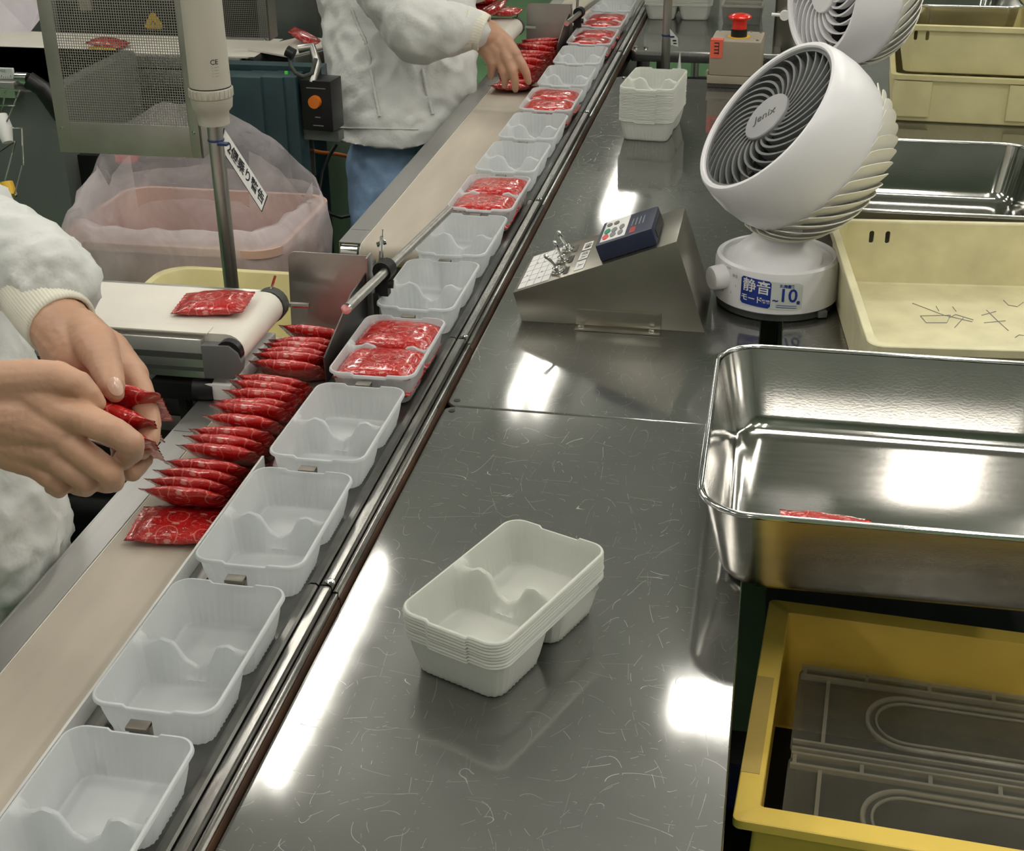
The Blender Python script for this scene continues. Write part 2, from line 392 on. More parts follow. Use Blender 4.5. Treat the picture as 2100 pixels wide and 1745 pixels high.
wt3 = worktop(2.985, 5.4, 'farthest steel worktop beyond the dark gap under the back tray stacks', M_TOP)
for x in (.150, .175):
    MB().lathe([(.006, 0), (.0055, .004), (.001, .005)], 12).build('bolt_head', M_CHROME, wt3, loc=(x-.327, 3.01-4.19, 0), smooth=30)
MB().lathe([(.006, 0), (.0055, .004), (.001, .005)], 12).build('bolt_head', M_CHROME, wt2, loc=(.160-.327, 2.67-1.795, 0), smooth=30)
# black crossbeam added to darken the gap between the worktops
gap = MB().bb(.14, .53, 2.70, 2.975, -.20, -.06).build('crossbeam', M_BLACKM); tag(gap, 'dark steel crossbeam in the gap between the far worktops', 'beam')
MB().bb(.16, .20, 2.75, 2.93, -.85, -.20).bb(.44, .48, 2.75, 2.93, -.85, -.20).build('post', M_DSTEEL, gap)
# right hand bench
rb = thing('side_bench', 'steel side bench under the pans and cream crates on the right', 'bench', (.95, 2.1, 0))
MB().bb(-.405, .45, -1.36, 1.55, -.03, 0).build('top_plate', M_TOP, rb, bevel=.003)
for sx, sy in ((-.37, -1.2), (.42, -1.2), (-.37, 1.5), (.42, 1.5)):
    MB().bb(sx-.018, sx+.018, sy-.018, sy+.018, -.85, -.03).build('leg', M_BLACKM, rb)
MB().bb(-.39, .44, -1.22, 1.5, -.60, -.58).build('lower_shelf', M_BLACKM, rb)

# ================================================================== tray line: channel, guides
tl = thing('tray_channel', 'dark steel channel carrying the row of white trays', 'conveyor', (0, 2.2, 0))
MB().bb(-.010, .1045, -2.9, 3.4, -.03, .0095).build('channel_bed', M_RAILD, tl)
MB().bb(.030, .046, -2.9, 3.4, .0095, .0100).bb(.064, .080, -2.9, 3.4, .0095, .0100).build('wear_strip', M_RAIL, tl)
MB().bb(-.0140, -.0115, -2.9, -1.53, -.02, .036).build('guide_plate', mat('pale_plate', (.72, .72, .70), .5, .3), tl)
MB().bb(-.0112, .006, -2.9, 3.4, .0095, .018).build('inner_ledge', M_RAIL, tl)
MB().bb(-.0140, -.0115, -1.5299, 3.4, -.02, .016).build('lower_guide', M_RAILD, tl)
MB().bb(-.012, .136, -2.8, 3.3, -.16, -.031).build('channel_beam', M_DSTEEL, tl)
for y in (-2.5, -.9, .9, 2.9): MB().bb(.03, .08, y-.03, y+.03, -.85, -.16).build('support_leg', M_DSTEEL, tl)
ys = [-.75, -.146, .457, 1.060, 1.663, 2.266, 2.869, 3.472, 4.1, 4.7]
NMR = ['off-frame', 'nearest', 'second nearest', 'third', 'fourth', 'fifth', 'sixth', 'seventh', 'eighth']
for i in range(len(ys)-1):
    y0, y1 = ys[i]+.0012, ys[i+1]-.0012
    g = thing('guide_rail', f'grooved steel guide rail segment along the trays, {ORD[i+1]} counted from the camera', 'rail', (.121, (y0+y1)/2, 0), 0, 'guide rail segments')
    h = (y1-y0)/2
    P = [(-.0145, -.004), (-.0145, .019), (-.0115, .021), (-.006, .021), (-.004, .019), (-.0035, .0165), (-.0025, .016), (-.0025, .0185), (-.001, .020), (.0075, .020), (.009, .018), (.0095, -.004)]
    MB().loft([[(x, -h, z) for x, z in P], [(x, h, z) for x, z in P]]).build('dark_rail', M_RAILD, g, smooth=30)
    MB().bb(.0002, .0085, -h+.004, h-.004, .0201, .0207).build('light_strip', M_RAIL, g)
    MB().bb(.0100, .0155, -h, h, -.004, .013).build('edge_strip', M_RAIL, g, bevel=.001)
    MB().bb(.0156, .0168, -h, h, -.004, .006).build('rust_line', M_BROWN, g)
    MB().lathe([(.0048, .020), (.0046, .0225), (.003, .0235), (.0006, .0236)], 14).build('screw', M_CHROME, g, loc=(.0065, -h+.004, 0), smooth=30)
# pushers between the trays
PITCH = .2153; TL = .188; TW = .11; TH = .042; FZ = .010
for i in range(0, 16):
    y = i*PITCH - .0125
    o = MB().bb(-.009, .009, -.003, .003, 0, .037).bb(-.009, .009, -.0085, .003, .034, .0375).build('pusher_lug', mat('lug_steel', (.24, .22, .19), .4, .8), loc=(.052, y, FZ+.0002), bevel=.0006)
    tag(o, f'dark metal pusher tab standing between trays on the line, {ORD[i+1]} counted from the camera', 'pusher', 'pusher tabs of the tray line')

# ================================================================== tray
def tray_mesh(name, lip=.0035):
    w, l, r, f = TW, TL, .018, .0028
    mb = MB()
    n = 10
    def outline(inset, z, rr=None):    # dense rounded rectangle, with extra points on the sides
        W, L, R = w-2*inset, l-2*inset, (rr or max(.004, r-inset))
        P = []
        def arc(cx, cy, a0):
            for k in range(n): a = radians(a0+90*k/n); P.append((cx+R*cos(a), cy+R*sin(a)))
        def seg(x0, y0, x1, y1, k):
            for q in range(k): P.append((x0+(x1-x0)*q/k, y0+(y1-y0)*q/k))
        X, Y = W/2-R, L/2-R
        # right side split exactly at y=+-g so the partition can join it
        g = .0022
        seg(W/2, g, W/2, Y, 22); arc(X, Y, 0); seg(X, L/2, -X, L/2, 30); arc(-X, Y, 90)
        seg(-W/2, Y, -W/2, g, 22); P.append((-W/2, g)); iL = len(P)-1
        P.append((-W/2, -g)); seg(-W/2, -g - 1e-6, -W/2, -Y, 22); arc(-X, -Y, 180); seg(-X, -L/2, X, -L/2, 30); arc(X, -Y, 270); seg(W/2, -Y, W/2, -g, 22); P.append((W/2, -g))
        return P, iL
    def notch(x, y):   # the rim drops a little at the middle of both short ends
        return -.0026 if (abs(x) < .021 and abs(y) > l/2-.012) else 0.0
    O, iL = outline(0, 0); I, _ = outline(f, 0)
    N = len(O)
    o1 = [(x, y, TH-lip+notch(x, y)) for x, y in O]
    Om, _ = outline(.0005, 0)
    o2 = [(x, y, TH-.0006+notch(x, y)) for x, y in Om]
    Ot, _ = outline(.0013, 0)
    o3 = [(x, y, TH+notch(x, y)) for x, y in Ot]
    o4 = [(x, y, TH+notch(x, y)) for x, y in I]
    Od, _ = outline(.0010, 0)
    o0 = [(x, y, TH-lip+notch(x, y)) for x, y in Od]
    mb.loft([o0, o1, o2, o3, o4], False, False)
    # inner wall loops of each compartment, taken from the inner outline
    g = .0022
    def wave(x):
        W = w-2*f; u = (x+W/2)/W
        pts = [(0, -.0045), (.08, -.0060), (.14, -.0050), (.22, -.0012), (.30, -.0035), (.44, -.0225), (.52, -.0270), (.60, -.0225), (.73, -.0030), (.80, -.0015), (.87, -.0050), (.93, -.0062), (1, -.0045)]
        for (a, za), (b, zb) in zip(pts[:-1], pts[1:]):
            if a <= u <= b+1e-9:
                t = (u-a)/(b-a); t = t*t*(3-2*t); return TH+za+(zb-za)*t
        return TH-.0045
    for s in (1, -1):
        if s == 1: loop = I[:iL+1]                     # from (W/2,g) round to (-W/2,g)
        else: loop = I[iL+1:]                          # from (-W/2,-g) round to (W/2,-g)
        k = 40; a = loop[-1]; b = loop[0]
        div = [(a[0]+(b[0]-a[0])*q/k, s*g) for q in range(1, k)]
        full = [(x, y, TH+notch(x, y)) for x, y in loop] + [(x, y, wave(x)) for x, y in div]
        # ends of the partition
        nl = len(loop)
        cx, cy = 0, s*(l/4)
        W2, L2 = w-2*f, l/2-f-g
        loops = [full]
        zs = [(.10, TH*.90), (.35, TH*.6), (.66, TH*.30), (.86, .0065), (.95, .0018), (1.12, 0.0004), (1.45, 0.0)]
        taper = .0082
        cyc = s*(g+L2/2)
        per = 0; cum = [0]
        for i in range(1, len(full)): per += math.dist(full[i][:2], full[i-1][:2]); cum.append(per)
        for tt, z in zs:
            q = []
            for i, (x, y, zt) in enumerate(full):
                # inset towards the floor rectangle with its own corner radius
                ix = taper*tt; ax, ay = W2/2, L2/2
                X, Y = x-cx, y-cyc
                rr = .014
                sx, sy = (ax-ix)/ax, (ay-ix)/ay
                X2, Y2 = X*sx, Y*sy
                # round the two partition corners progressively
                hx, hy = ax-ix-rr, ay-ix-rr
                if abs(X2) > hx and abs(Y2) > hy:
                    dx, dy = abs(X2)-hx, abs(Y2)-hy; dd = math.hypot(dx, dy)
                    if dd > rr: X2 = math.copysign(hx+dx*rr/dd, X2); Y2 = math.copysign(hy+dy*rr/dd, Y2)
                cor = .00065*sin(2*pi*cum[i]/.0075)*(1 if .3 < tt < 1.1 else .35 if tt < 1.2 else 0)
                dl = math.hypot(X2, Y2) or 1
                X2 += X2/dl*cor; Y2 += Y2/dl*cor
                zz = min(z, zt-.0008) if tt < .8 else z
                zz = z + (zt-TH)*max(0, 1-tt*1.15) if tt < .8 else z
                q.append((cx+X2, cyc+Y2, max(zz, 0)))
            loops.append(q)
        # floor: gentle step inwards
        q = [(cx+(x-cx)*.62, cyc+(y-cyc)*.62, .0016) for x, y, z in loops[-1]]
        loops.append([(cx+(x-cx)*.70, cyc+(y-cyc)*.70, .0002) for x, y, z in loops[-1]]); loops.append(q)
        mb.loft(loops, False, True)
    # rounded top strip of the partition
    k = 40; xa, xb = w/2-f, -(w/2-f)
    A = []; B = []; Cc = []
    for q in range(k+1):
        x = xa+(xb-xa)*q/k; z = wave(x)
        if q in (0, k): z = TH
        A.append((x, g, z)); B.append((x, 0, z+.0012*(0 if q in (0, k) else 1))); Cc.append((x, -g, z))
    mb.loft([A, B, Cc], False, False, closed=False)
    me = bpy.data.meshes.new(name); me.from_pydata([tuple(v) for v in mb.v], [], mb.f); me.validate()
    bm = bmesh.new(); bm.from_mesh(me); bmesh.ops.remove_doubles(bm, verts=bm.verts, dist=.00015); bmesh.ops.recalc_face_normals(bm, faces=bm.faces); bm.to_mesh(me); bm.free()
    me.polygons.foreach_set('use_smooth', [True]*len(me.polygons)); me.set_sharp_from_angle(angle=radians(48))
    return me
TRAY = tray_mesh('tray'); TRAY.materials.append(M_TRAY)
TRAYS = tray_mesh('tray_nested', .0019); TRAYS.materials.append(M_TRAYS)

# ================================================================== sachets
SW, SH, ST = .093, .066, .0190
def sachet_mesh(name, seed, W=SW, Hh=SH, T=ST, fin=.006, wr=1.0, flat=0):
    rnd = random.Random(seed); nu, nv = 34, 14
    mb = MB(); off = Vector((seed*3.1, seed*1.7, 0))
    grid = {}
    vs = []; fs = []
    def zfun(u, v):
        au = abs(u)*W/2; e = max(0.0, 1-(au/(W/2-fin))**2.6) if au < W/2-fin else 0.0
        return T/2*(e**(.32 if flat else .6))*max(0.0, 1-abs(v)**(5 if flat else 2.4))**(.42 if flat else .55)
    for side in (1, -1):
        for i in range(nu+1):
            for j in range(nv+1):
                u = -1+2*i/nu; v = -1+2*j/nv
                z = zfun(u, v)
                taper = 1-.10*(1-abs(u)**4)*0
                x, y = u*W/2, v*Hh/2*(1 + .03*(1-u*u))
                p = Vector((x, y, 0))
                nz = noise.noise(p*55+off)*.0022*wr + noise.noise(p*120+off)*.0009*wr
                edge = abs(u)*W/2 > W/2-fin
                if edge: x += (.0006 if (j % 2) else -.0006)*(1 if abs(u) == 1 else 0); z = .00025; nz *= .35
                zz = side*z + nz*(.6 if not edge else 1) + side*abs(noise.noise(p*38-off))*.0012*wr*(0 if abs(v) == 1 else 1)
                if abs(v) == 1: zz = nz*.6
                vs.append((x, y, zz))
    st = (nu+1)*(nv+1)
    for s in (0, 1):
        for i in range(nu):
            for j in range(nv):
                a = s*st+i*(nv+1)+j; q = (a, a+nv+1, a+nv+2, a+1); fs.append(q if s == 0 else q[::-1])
    me = bpy.data.meshes.new(name); me.from_pydata(vs, [], fs)
    bm = bmesh.new(); bm.from_mesh(me); bmesh.ops.remove_doubles(bm, verts=bm.verts, dist=.00005); bmesh.ops.recalc_face_normals(bm, faces=bm.faces); bm.to_mesh(me); bm.free()
    me.materials.append(M_RED); me.polygons.foreach_set('use_smooth', [True]*len(me.polygons))
    return me
SACH = [sachet_mesh('sachet', k) for k in range(6)]
TSACH = [sachet_mesh('sachet_in_tray', 20+k, .097, .086, .0195, .003, .75, 1) for k in range(3)]
def sachet(x, y, z, label, group=None, tilt=0.0, rz=0.0, roll=0.0, k=None, meshes=None):
    ms = meshes or SACH
    me = ms[random.randrange(len(ms)) if k is None else k % len(ms)]
    o = bpy.data.objects.new('sachet', me); COL.objects.link(o)
    o.location = (x, y, z); o.rotation_mode = 'XYZ'; o.rotation_euler = (tilt, roll, rz)
    return tag(o, label, 'sachet', group)

# trays on the line
filled = {4, 7, 10, 13, 14}
jit = [0, -.0012, .0014, -.0006, -.0008, .0012, 0, .0000, -.0001, 0, 0, 0, 0, 0, 0, 0]
YT = []
for i in range(0, 16):
    o = bpy.data.objects.new('tray', TRAY); COL.objects.link(o)
    y = i*PITCH + jit[i] + TL/2; YT.append(y)
    o.location = (TW/2, y, FZ+.0005); o.rotation_euler.z = radians(random.uniform(-.6, .6))
    st = 'filled with red sachets' if i in filled else 'empty'
    tag(o, f'{st} white two-compartment plastic tray on the line, {ORD[i+1]} from the camera', 'tray', 'trays on the line')
    if i in filled:
        for s, nm in ((-1, 'near'), (1, 'far')):
            for lv in range(2):
                z = FZ+.0115+lv*.0205
                sachet(TW/2+random.uniform(-.002, .002), y+s*.0455, z+(.0015 if lv else 0), f'red sachet {"on top" if lv else "underneath"} in the {nm} half of the {ORD[i+1]} tray from the camera', 'sachets packed in the trays', random.uniform(-.04, .04), random.uniform(-.05, .05), random.uniform(-.04, .04), meshes=TSACH)

# nested stacks
def stack(cx, cy, z0, n, rz, pitch, where, grp):
    for k in range(n):
        o = bpy.data.objects.new('nested_tray', TRAYS); COL.objects.link(o)
        o.location = (cx+random.uniform(-.0004, .0004), cy+random.uniform(-.0004, .0004), z0+k*pitch); o.rotation_euler.z = rz+radians(random.uniform(-.25, .25))
        nm = 'topmost' if k == n-1 else 'lowest' if k == 0 else f'{ORD[n-k]} from the top'
        tag(o, f'white tray, {nm} of the nested stack {where}', 'tray', grp)
stack(.3062, .4296, .0002, 9, -.3917, .0032, 'at the front of the worktop', 'nested trays at the front of the worktop')
stack(.268, 2.222, .0002, 22, -.085, .0031, 'beyond the control box', 'nested trays beyond the control box')
stack(.225, 3.44, .0002, 20, pi/2+.02, .0034, 'on the farthest worktop', 'nested trays on the farthest worktop')
# ================================================================== side conveyor belts (sachet belts)
def belt(y0, y1, label, end_roller=True):
    L = y1-y0; t = thing('sachet_belt', label, 'conveyor', (-.09, (y0+y1)/2, 0))
    h = L/2; r = .019
    P = [(-h, -.0005)]
    prof = [(-h+r, 0)] + [(h-r, 0)] + [(h-r+r*sin(a), -r+r*cos(a)) for a in [pi*k/10 for k in range(1, 11)]] + [(-h+r, -2*r)] + [(-h+r-r*sin(a), -r-r*cos(a)) for a in [pi*k/10 for k in range(1, 10)]]
    MB().loft([[(-.039, y, z) for y, z in prof], [(.072, y, z) for y, z in prof]]).build('belt', M_BELT, t, smooth=50)
    MB().loft([[(-.041, y*.9999, z) for y, z in prof], [(-.0395, y, z) for y, z in prof]]).build('belt_edge', M_BELTW, t, smooth=50)
    mb = MB(); mb.bb(-.0775, -.0413, -h+.012, h-.02, -.001, .0012).bb(-.0775, -.0755, -h+.012, h-.02, -.045, .0015); mb.build('side_strip', M_STRIP, t)
    for y in (-h*.9, h-.31):
        MB().bb(-.0776, -.0425, y-.0004, y+.0004, .0012, .0014).build('strip_seam', M_DSTEEL, t)
    MB().bb(-.035, .07, -h+.05, h-.05, -.036, -.003).build('belt_bed', M_DSTEEL, t)
    mb = MB(); mb.tube([(-.073, -h+r, -r), (-.042, -h+r, -r)], r-.0005, 24); mb.build('end_roller', M_CHROME, t, smooth=40)
    mb = MB(); mb.tube([(-.0445, -h+r, -r), (-.0425, -h+r, -r)], r+.0012, 24); mb.build('roller_band', M_BLACK, t, smooth=40)
    MB().bb(-.03, .06, -h+.1, h-.1, -.12, -.04).build('frame_beam', M_TEAL, t)
    for y in (-h+.25, h-.25): MB().bb(-.02, .03, y-.025, y+.025, -.85, -.12).build('support_leg', M_DSTEEL, t)
    return t
belt(-.75, 1.085, 'near beige sachet belt with steel side strip beside the front trays')
belt(1.445, 2.955, 'far beige sachet belt ending in a chrome roller in front of the middle worker')
belt(3.32, 4.6, 'farthest beige sachet belt at the top of the tray line')

# end plate, guide plate and rod, as at both belts
def end_stop(dy, where):
    t = thing('end_plate', f'upright steel stop plate closing the {where} sachet belt', 'metal plate', (-.069, 1.094+dy, .0005))
    prof = []
    w2, hh, r = .056, .112, .010
    poly = [(-w2, 0), (w2, 0), (w2, hh)] + [(-w2+r-r*sin(a), hh-r+r*cos(a)) for a in [pi/2*k/6 for k in range(7)]]
    MB().loft([[(x, -.0010+.10*z, z) for x, z in poly], [(x, .0010+.10*z, z) for x, z in poly]]).build('plate', M_STEEL, t)
    MB().bb(w2, w2+.0025, 0, .024, 0, hh).build('side_flange', M_STEEL, t)
    g = MB().loft([[(x, y, z) for y, z in ((.905, .012), (1.15, .012), (1.15, .092), (1.03, .086), (.925, .056), (.905, .050))] for x in (-.0168, -.0145)]).build('guide_plate_black', M_DSTEEL, None, bevel=.0004)
    g.location.y = dy; g.name = 'divider_plate'
    tag(g, f'dark upright divider plate between the {where} sachets and the trays', 'metal plate')
    rt = thing('support_rod', f'round steel rod with a clamp over the {where} divider plate', 'rod', (.005, 1.09+dy, .10))
    mb = MB(); mb.tube([(-.006, -.125, -.007), (.030, .30, -.012)], .0062, 14); mb.build('rod', M_STEEL, rt, smooth=40)
    mb = MB(); mb.tube([(-.0065, -.129, -.007), (-.006, -.124, -.007)], .0066, 14); mb.build('rod_end', M_CHROME, rt, smooth=40)
    mb = MB(); mb.tube([(.0015, .012, -.009), (.004, .034, -.009)], .0135, 16); mb.bb(-.010, .008, .015, .030, -.045, -.012); mb.tube([(-.014, .02, -.028), (.014, .024, -.03)], .006, 10); mb.build('clamp', M_BLACKM, rt, smooth=40)
    mb = MB(); mb.tube([(-.004, .03, .0), (-.002, .035, .034)], .0032, 8); mb.tube([(-.009, .033, .022), (.003, .036, .026)], .0035, 8); mb.tube([(-.002, .035, .03), (-.001, .036, .043)], .0018, 8); mb.build('wing_screw', M_CHROME, rt, smooth=40)
    MB().bb(-.012, -.004, .01, .03, -.078, -.04).build('stem', M_DSTEEL, rt)
    MB().bb(-.030, .000, -.008, .06, -.0815, -.0775).build('mount_foot', M_PAPER, rt)
end_stop(0, 'near')
end_stop(1.865, 'far')

# short infeed conveyor
def infeed(x, y0, y1, z, L, label, rz=0.0):
    t = thing('infeed_conveyor', label, 'conveyor', (x, (y0+y1)/2, z), rz)
    h = (y1-y0)/2; r = .022
    prof = [(0-r+r*sin(a), -r+r*cos(a)) for a in [pi*k/10 for k in range(0, 11)]] + [(-L+r-r*sin(a), -r-r*cos(a)) for a in [pi*k/10 for k in range(0, 11)]]
    MB().loft([[(px, -h+.012, pz) for px, pz in prof], [(px, h-.008, pz) for px, pz in prof]]).build('belt', M_BELTW, t, smooth=50)
    MB().bb(-L+.03, -.045, -h+.006, -h+.030, .0003, .0026).build('belt_guide_strip', M_BELTW, t, bevel=.0008)
    MB().loft([[(-L+.02, -h-.002, -.004), (-L+.02, -h-.002, -.056), (-L+.02, -h+.011, -.056), (-L+.02, -h+.011, -.004)], [(-.050, -h-.002, -.004), (-.050, -h-.002, -.056), (-.050, -h+.011, -.056), (-.050, -h+.011, -.004)]]).build('side_profile', M_ALU, t, bevel=.002)
    MB().bb(-L+.02, -.050, -h-.0026, -h-.002, -.030, -.022).bb(-L+.02, -.050, -h-.0026, -h-.002, -.046, -.041).build('profile_groove', M_DGREY, t)
    MB().loft([rrect(.048, .016, .006, -.0)]+[]) if False else None
    mb = MB(); P = [(-.050, -.010), (-.050, -.054), (-.012, -.054), (-.002, -.044), (.001, -.030), (-.003, -.018), (-.014, -.009)]
    mb.loft([[(a, -h-.004, b) for a, b in P], [(a, -h+.011, b) for a, b in P]]); mb.build('end_cap', M_GREY, t, bevel=.0015)
    mb = MB(); mb.tube([(-.016, -h-.001, -.020), (-.016, -h+.010, -.020)], .0165, 20); mb.build('roller_bearing', M_BLACK, t, smooth=40)
    mb = MB(); mb.tube([(-.020, h-.007, -.022), (-.020, h+.010, -.022)], .0225, 20); mb.build('far_bearing', M_DGREY, t, smooth=40)
    mb = MB(); mb.tube([(-.018, h+.004, .0), (-.012, h+.006, .018)], .002, 6); mb.build('adjusting_screw', M_CHROME, t, smooth=40)
    mb = MB(); mb.tube([(-.02, h+.010, -.024), (.03, h+.012, -.024)], .004, 8); mb.build('cross_pin', M_CHROME, t, smooth=40)
    MB().bb(-L+.02, -.03, h-.006, h+.008, -.056, -.004).build('far_profile', M_ALU, t)
    MB().bb(-L+.05, -.07, -h+.02, h-.02, -.050, -.046).build('belt_bed', M_DSTEEL, t)
    MB().bb(-L*.55-.03, -L*.55+.03, -h+.02, h-.02, -.85-z, -.05).build('stand', M_TEAL, t)
    return t
inf = infeed(-.108, .866, 1.030, .085, .80, 'white infeed conveyor with aluminium side carrying one red sachet beside the left worker')
infeed(-.125, 2.74, 2.92, .085, .36, 'white infeed conveyor behind the hand of the middle worker')
wb = MB().bb(-.165, -.124, .86, 1.03, .0025, .024).build('white_block', M_PAPER, bevel=.002); tag(wb, 'white plastic block under the end of the near infeed conveyor', 'block')
mb = MB(); mb.tube([(-.175, .865, .012), (-.150, .87, .012)], .014, 14); mb.bb(-.23, -.17, .86, .9, .0, .022); o = mb.build('sensor_block', M_BLACKM, smooth=40); tag(o, 'dark round sensor end under the near infeed conveyor', 'sensor')
MB().bb(-.20, -.19, .87, .89, -.05, .0).bb(-.24, -.16, .86, .9, -.06, -.045).build('sensor_bracket', M_DSTEEL, o)

# machinery below the near infeed conveyor
o = thing('drive_unit', 'dark drive unit with a red label under the near infeed conveyor', 'machine', (-.34, .99, -.20))
MB().bb(-.12, .13, -.09, .10, -.088, .155).build('motor_box', M_BLACKM, o, bevel=.006)
mb = MB(); mb.tube([(-.03, -.12, .02), (.09, -.12, .02)], .028, 14); mb.build('motor', M_BLACK, o, smooth=40)
MB().bb(.03, .065, -.0915, -.09, .085, .125).build('red_label', M_FRED, o)
o = thing('machine_stand', 'dark teal machine frame standing on the green floor behind the near belt', 'frame', (-.33, .95, ZF))
MB().bb(-.14, .12, -.20, -.14, .50, .56).bb(-.14, .12, .12, .18, .50, .56).bb(.06, .12, -.20, .18, .50, .555).bb(-.14, -.08, -.20, .18, .50, .555).build('upper_rail', M_TEAL, o)
for sx, sy in ((-.11, -.17), (.09, -.17), (-.11, .15), (.09, .15)): MB().bb(sx-.025, sx+.025, sy-.025, sy+.025, 0, .50).build('leg', M_TEAL, o)
MB().bb(-.14, .12, -.20, -.16, .12, .17).build('lower_rail', M_TEAL, o)
mb = MB(); mb.tube([onz(80, 1103, -.45)-o.location, onz(215, 1052, -.45)-o.location], .011, 8); mb.build('brace', M_BLACK, o, smooth=40)

# ================================================================== the row of sachets on the near belt
tips = [(.554, -.1037), (.5721, -.0894), (.5997, -.0963), (.6233, -.1002), (.6606, -.1022), (.6808, -.1019), (.6992, -.0995), (.7362, -.1014), (.7577, -.096), (.7701, -.0996), (.8024, -.0986), (.8209, -.0951), (.8393, -.0939), (.8912, -.1047), (.9065, -.1032), (.9228, -.1064), (.9475, -.0982), (.9624, -.0948), (1.003, -.1061)]
A = radians(41)
sachet(-.068, .556, .0095, 'red sachet lying flat at the front of the row on the near belt', 'sachets standing on the near belt', radians(2), .10, 0, 2)
prev = .53
for i, (ty, tx) in enumerate(tips):
    ty = max(ty, prev+.0172) if i else .562; prev = ty
    a = A+radians(random.uniform(-2.5, 2.5)); hh = SH/2
    sachet(min(tx+SW/2, -.0635), ty+hh*cos(a), hh*sin(a)+.0035 + (.003 if i in (8, 14, 15) else 0), f'red sachet leaning in the row on the near belt, {ORD[i+1]} behind the flat one', 'sachets standing on the near belt', -a, radians(random.uniform(-3, 3)), radians(random.uniform(-2.5, 2.5)))
sachet(-.175, .955, .0935, 'single red sachet riding on the white infeed conveyor by the left worker', None, radians(2), radians(5), radians(-3), 1)
# far row
for i in range(10):
    y = 2.50+i*.038
    a = radians(46 if i > 1 else 15)
    sachet(-.075+random.uniform(-.006, .006)+(.01 if i > 5 else 0), y, .020+ (0 if i > 1 else -.008) + (.012 if i > 6 else .006 if i > 3 else 0), f'red sachet heaped on the far belt by the middle worker, {ORD[i+1]} from the front', 'sachets on the far belt', -a, radians(random.uniform(-6, 6)), radians(random.uniform(-8, 8)))
for i, (px, py, dz) in enumerate([(985, 8, .0), (1012, 14, .012), (1040, 16, .0), (1000, -6, .02)]):
    p = onz(px, py, .10+dz)
    sachet(p.x, p.y-.05, .10+dz, f'red sachet on the far infeed conveyor behind the sleeve, {ORD[i+1]} from the left', 'sachets on the far infeed conveyor', radians(random.uniform(-12, 12)), radians(random.uniform(-8, 8)), radians(random.uniform(-25, 25)))

# ================================================================== control box
cb = thing('control_box', 'wedge-shaped stainless control box with switches and a small drive on its slope', 'control box', (.172, 1.18, 0))
P = [(.0123, 0), (0, .042), (.224, .1295), (.268, 0)]
Dp = .150
MB().loft([[(x, 0, z) for x, z in P], [(x, Dp, z) for x, z in P]]).build('housing', M_STEELB, cb, bevel=.0008)
E = Vector((.9315, 0, .3638)); N = Vector((-.3638, 0, .9315))
O0 = Vector((0, 0, .042))
def SL(s, y, off=0): return O0+E*s+Vector((0, y, 0))+N*off
SM = lambda s, y, off: frame(SL(s, y, off), (0, -1, 0), E)     # local x = -y (reads from the right end), local y = up slope
def slab(s0, s1, y0, y1, o0, o1, name, m, bevel=0, parent=cb):
    mb = MB(); vs = [SL(s, y, o) for o in (o0, o1) for s, y in ((s0, y0), (s1, y0), (s1, y1), (s0, y1))]
    mb.add(vs, [(3, 2, 1, 0), (4, 5, 6, 7), (0, 1, 5, 4), (1, 2, 6, 5), (2, 3, 7, 6), (3, 0, 4, 7)]); return mb.build(name, m, parent, bevel=bevel)
sheet = slab(.006, .053, .006, .140, .0002, .0010, 'label_sheet', M_PAPER)
for i in range(1, 4): slab(.006+i*.0118-.0003, .006+i*.0118+.0003, .006, .140, .0010, .0012, 'rule_line', M_INKG, parent=sheet)
for j in range(1, 6): slab(.006, .053, .006+j*.0223-.0003, .006+j*.0223+.0003, .0010, .0012, 'rule_line', M_INKG, parent=sheet)
for (s, y, wd) in ((.020, .030, .004), (.035, .052, .005), (.012, .055, .003), (.046, .075, .005), (.032, .095, .004), (.046, .120, .006), (.020, .10, .004), (.035, .028, .004)): slab(s-.0012, s+.0012, y-wd/2, y+wd/2, .0010, .0013, 'printed_mark', M_INKG, parent=sheet)
vf = slab(.130, .212, .012, .112, .0002, .0245, 'drive_unit', M_NAVY, .0025)
slab(.136, .172, .020, .108, .0245, .0250, 'keypad_label', M_PAPER, parent=vf)
for (s, y, m_, r1, r2) in ((.1425, .036, M_BRED, .0045, .010), (.1425, .060, M_GREEN, .0045, .010), (.153, .038, M_INKG, .0042, .0095), (.153, .058, M_INKG, .0042, .0095), (.164, .038, M_INKG, .0038, .010), (.164, .062, M_INKG, .0038, .010), (.153, .088, M_GREY, .004, .007), (.1425, .088, M_GREY, .004, .007)):
    mb = MB(); mb.loft([[SL(s+r1*sin(2*pi*k/20)*1.0, y+r2*cos(2*pi*k/20), o) for k in range(20)] for o in (.0248, .0262)]); mb.build('key_button', m_, vf)
slab(.178, .186, .022, .046, .0245, .0249, 'display_window', M_FRED, parent=vf)
for k in range(4): slab(.178+k*.0055, .1795+k*.0055, .052, .085, .0245, .0248, 'printed_line', M_INKG, parent=vf)
slab(.2105, .2128, .030, .105, .004, .016, 'terminal_slot', M_BLACK, parent=vf)
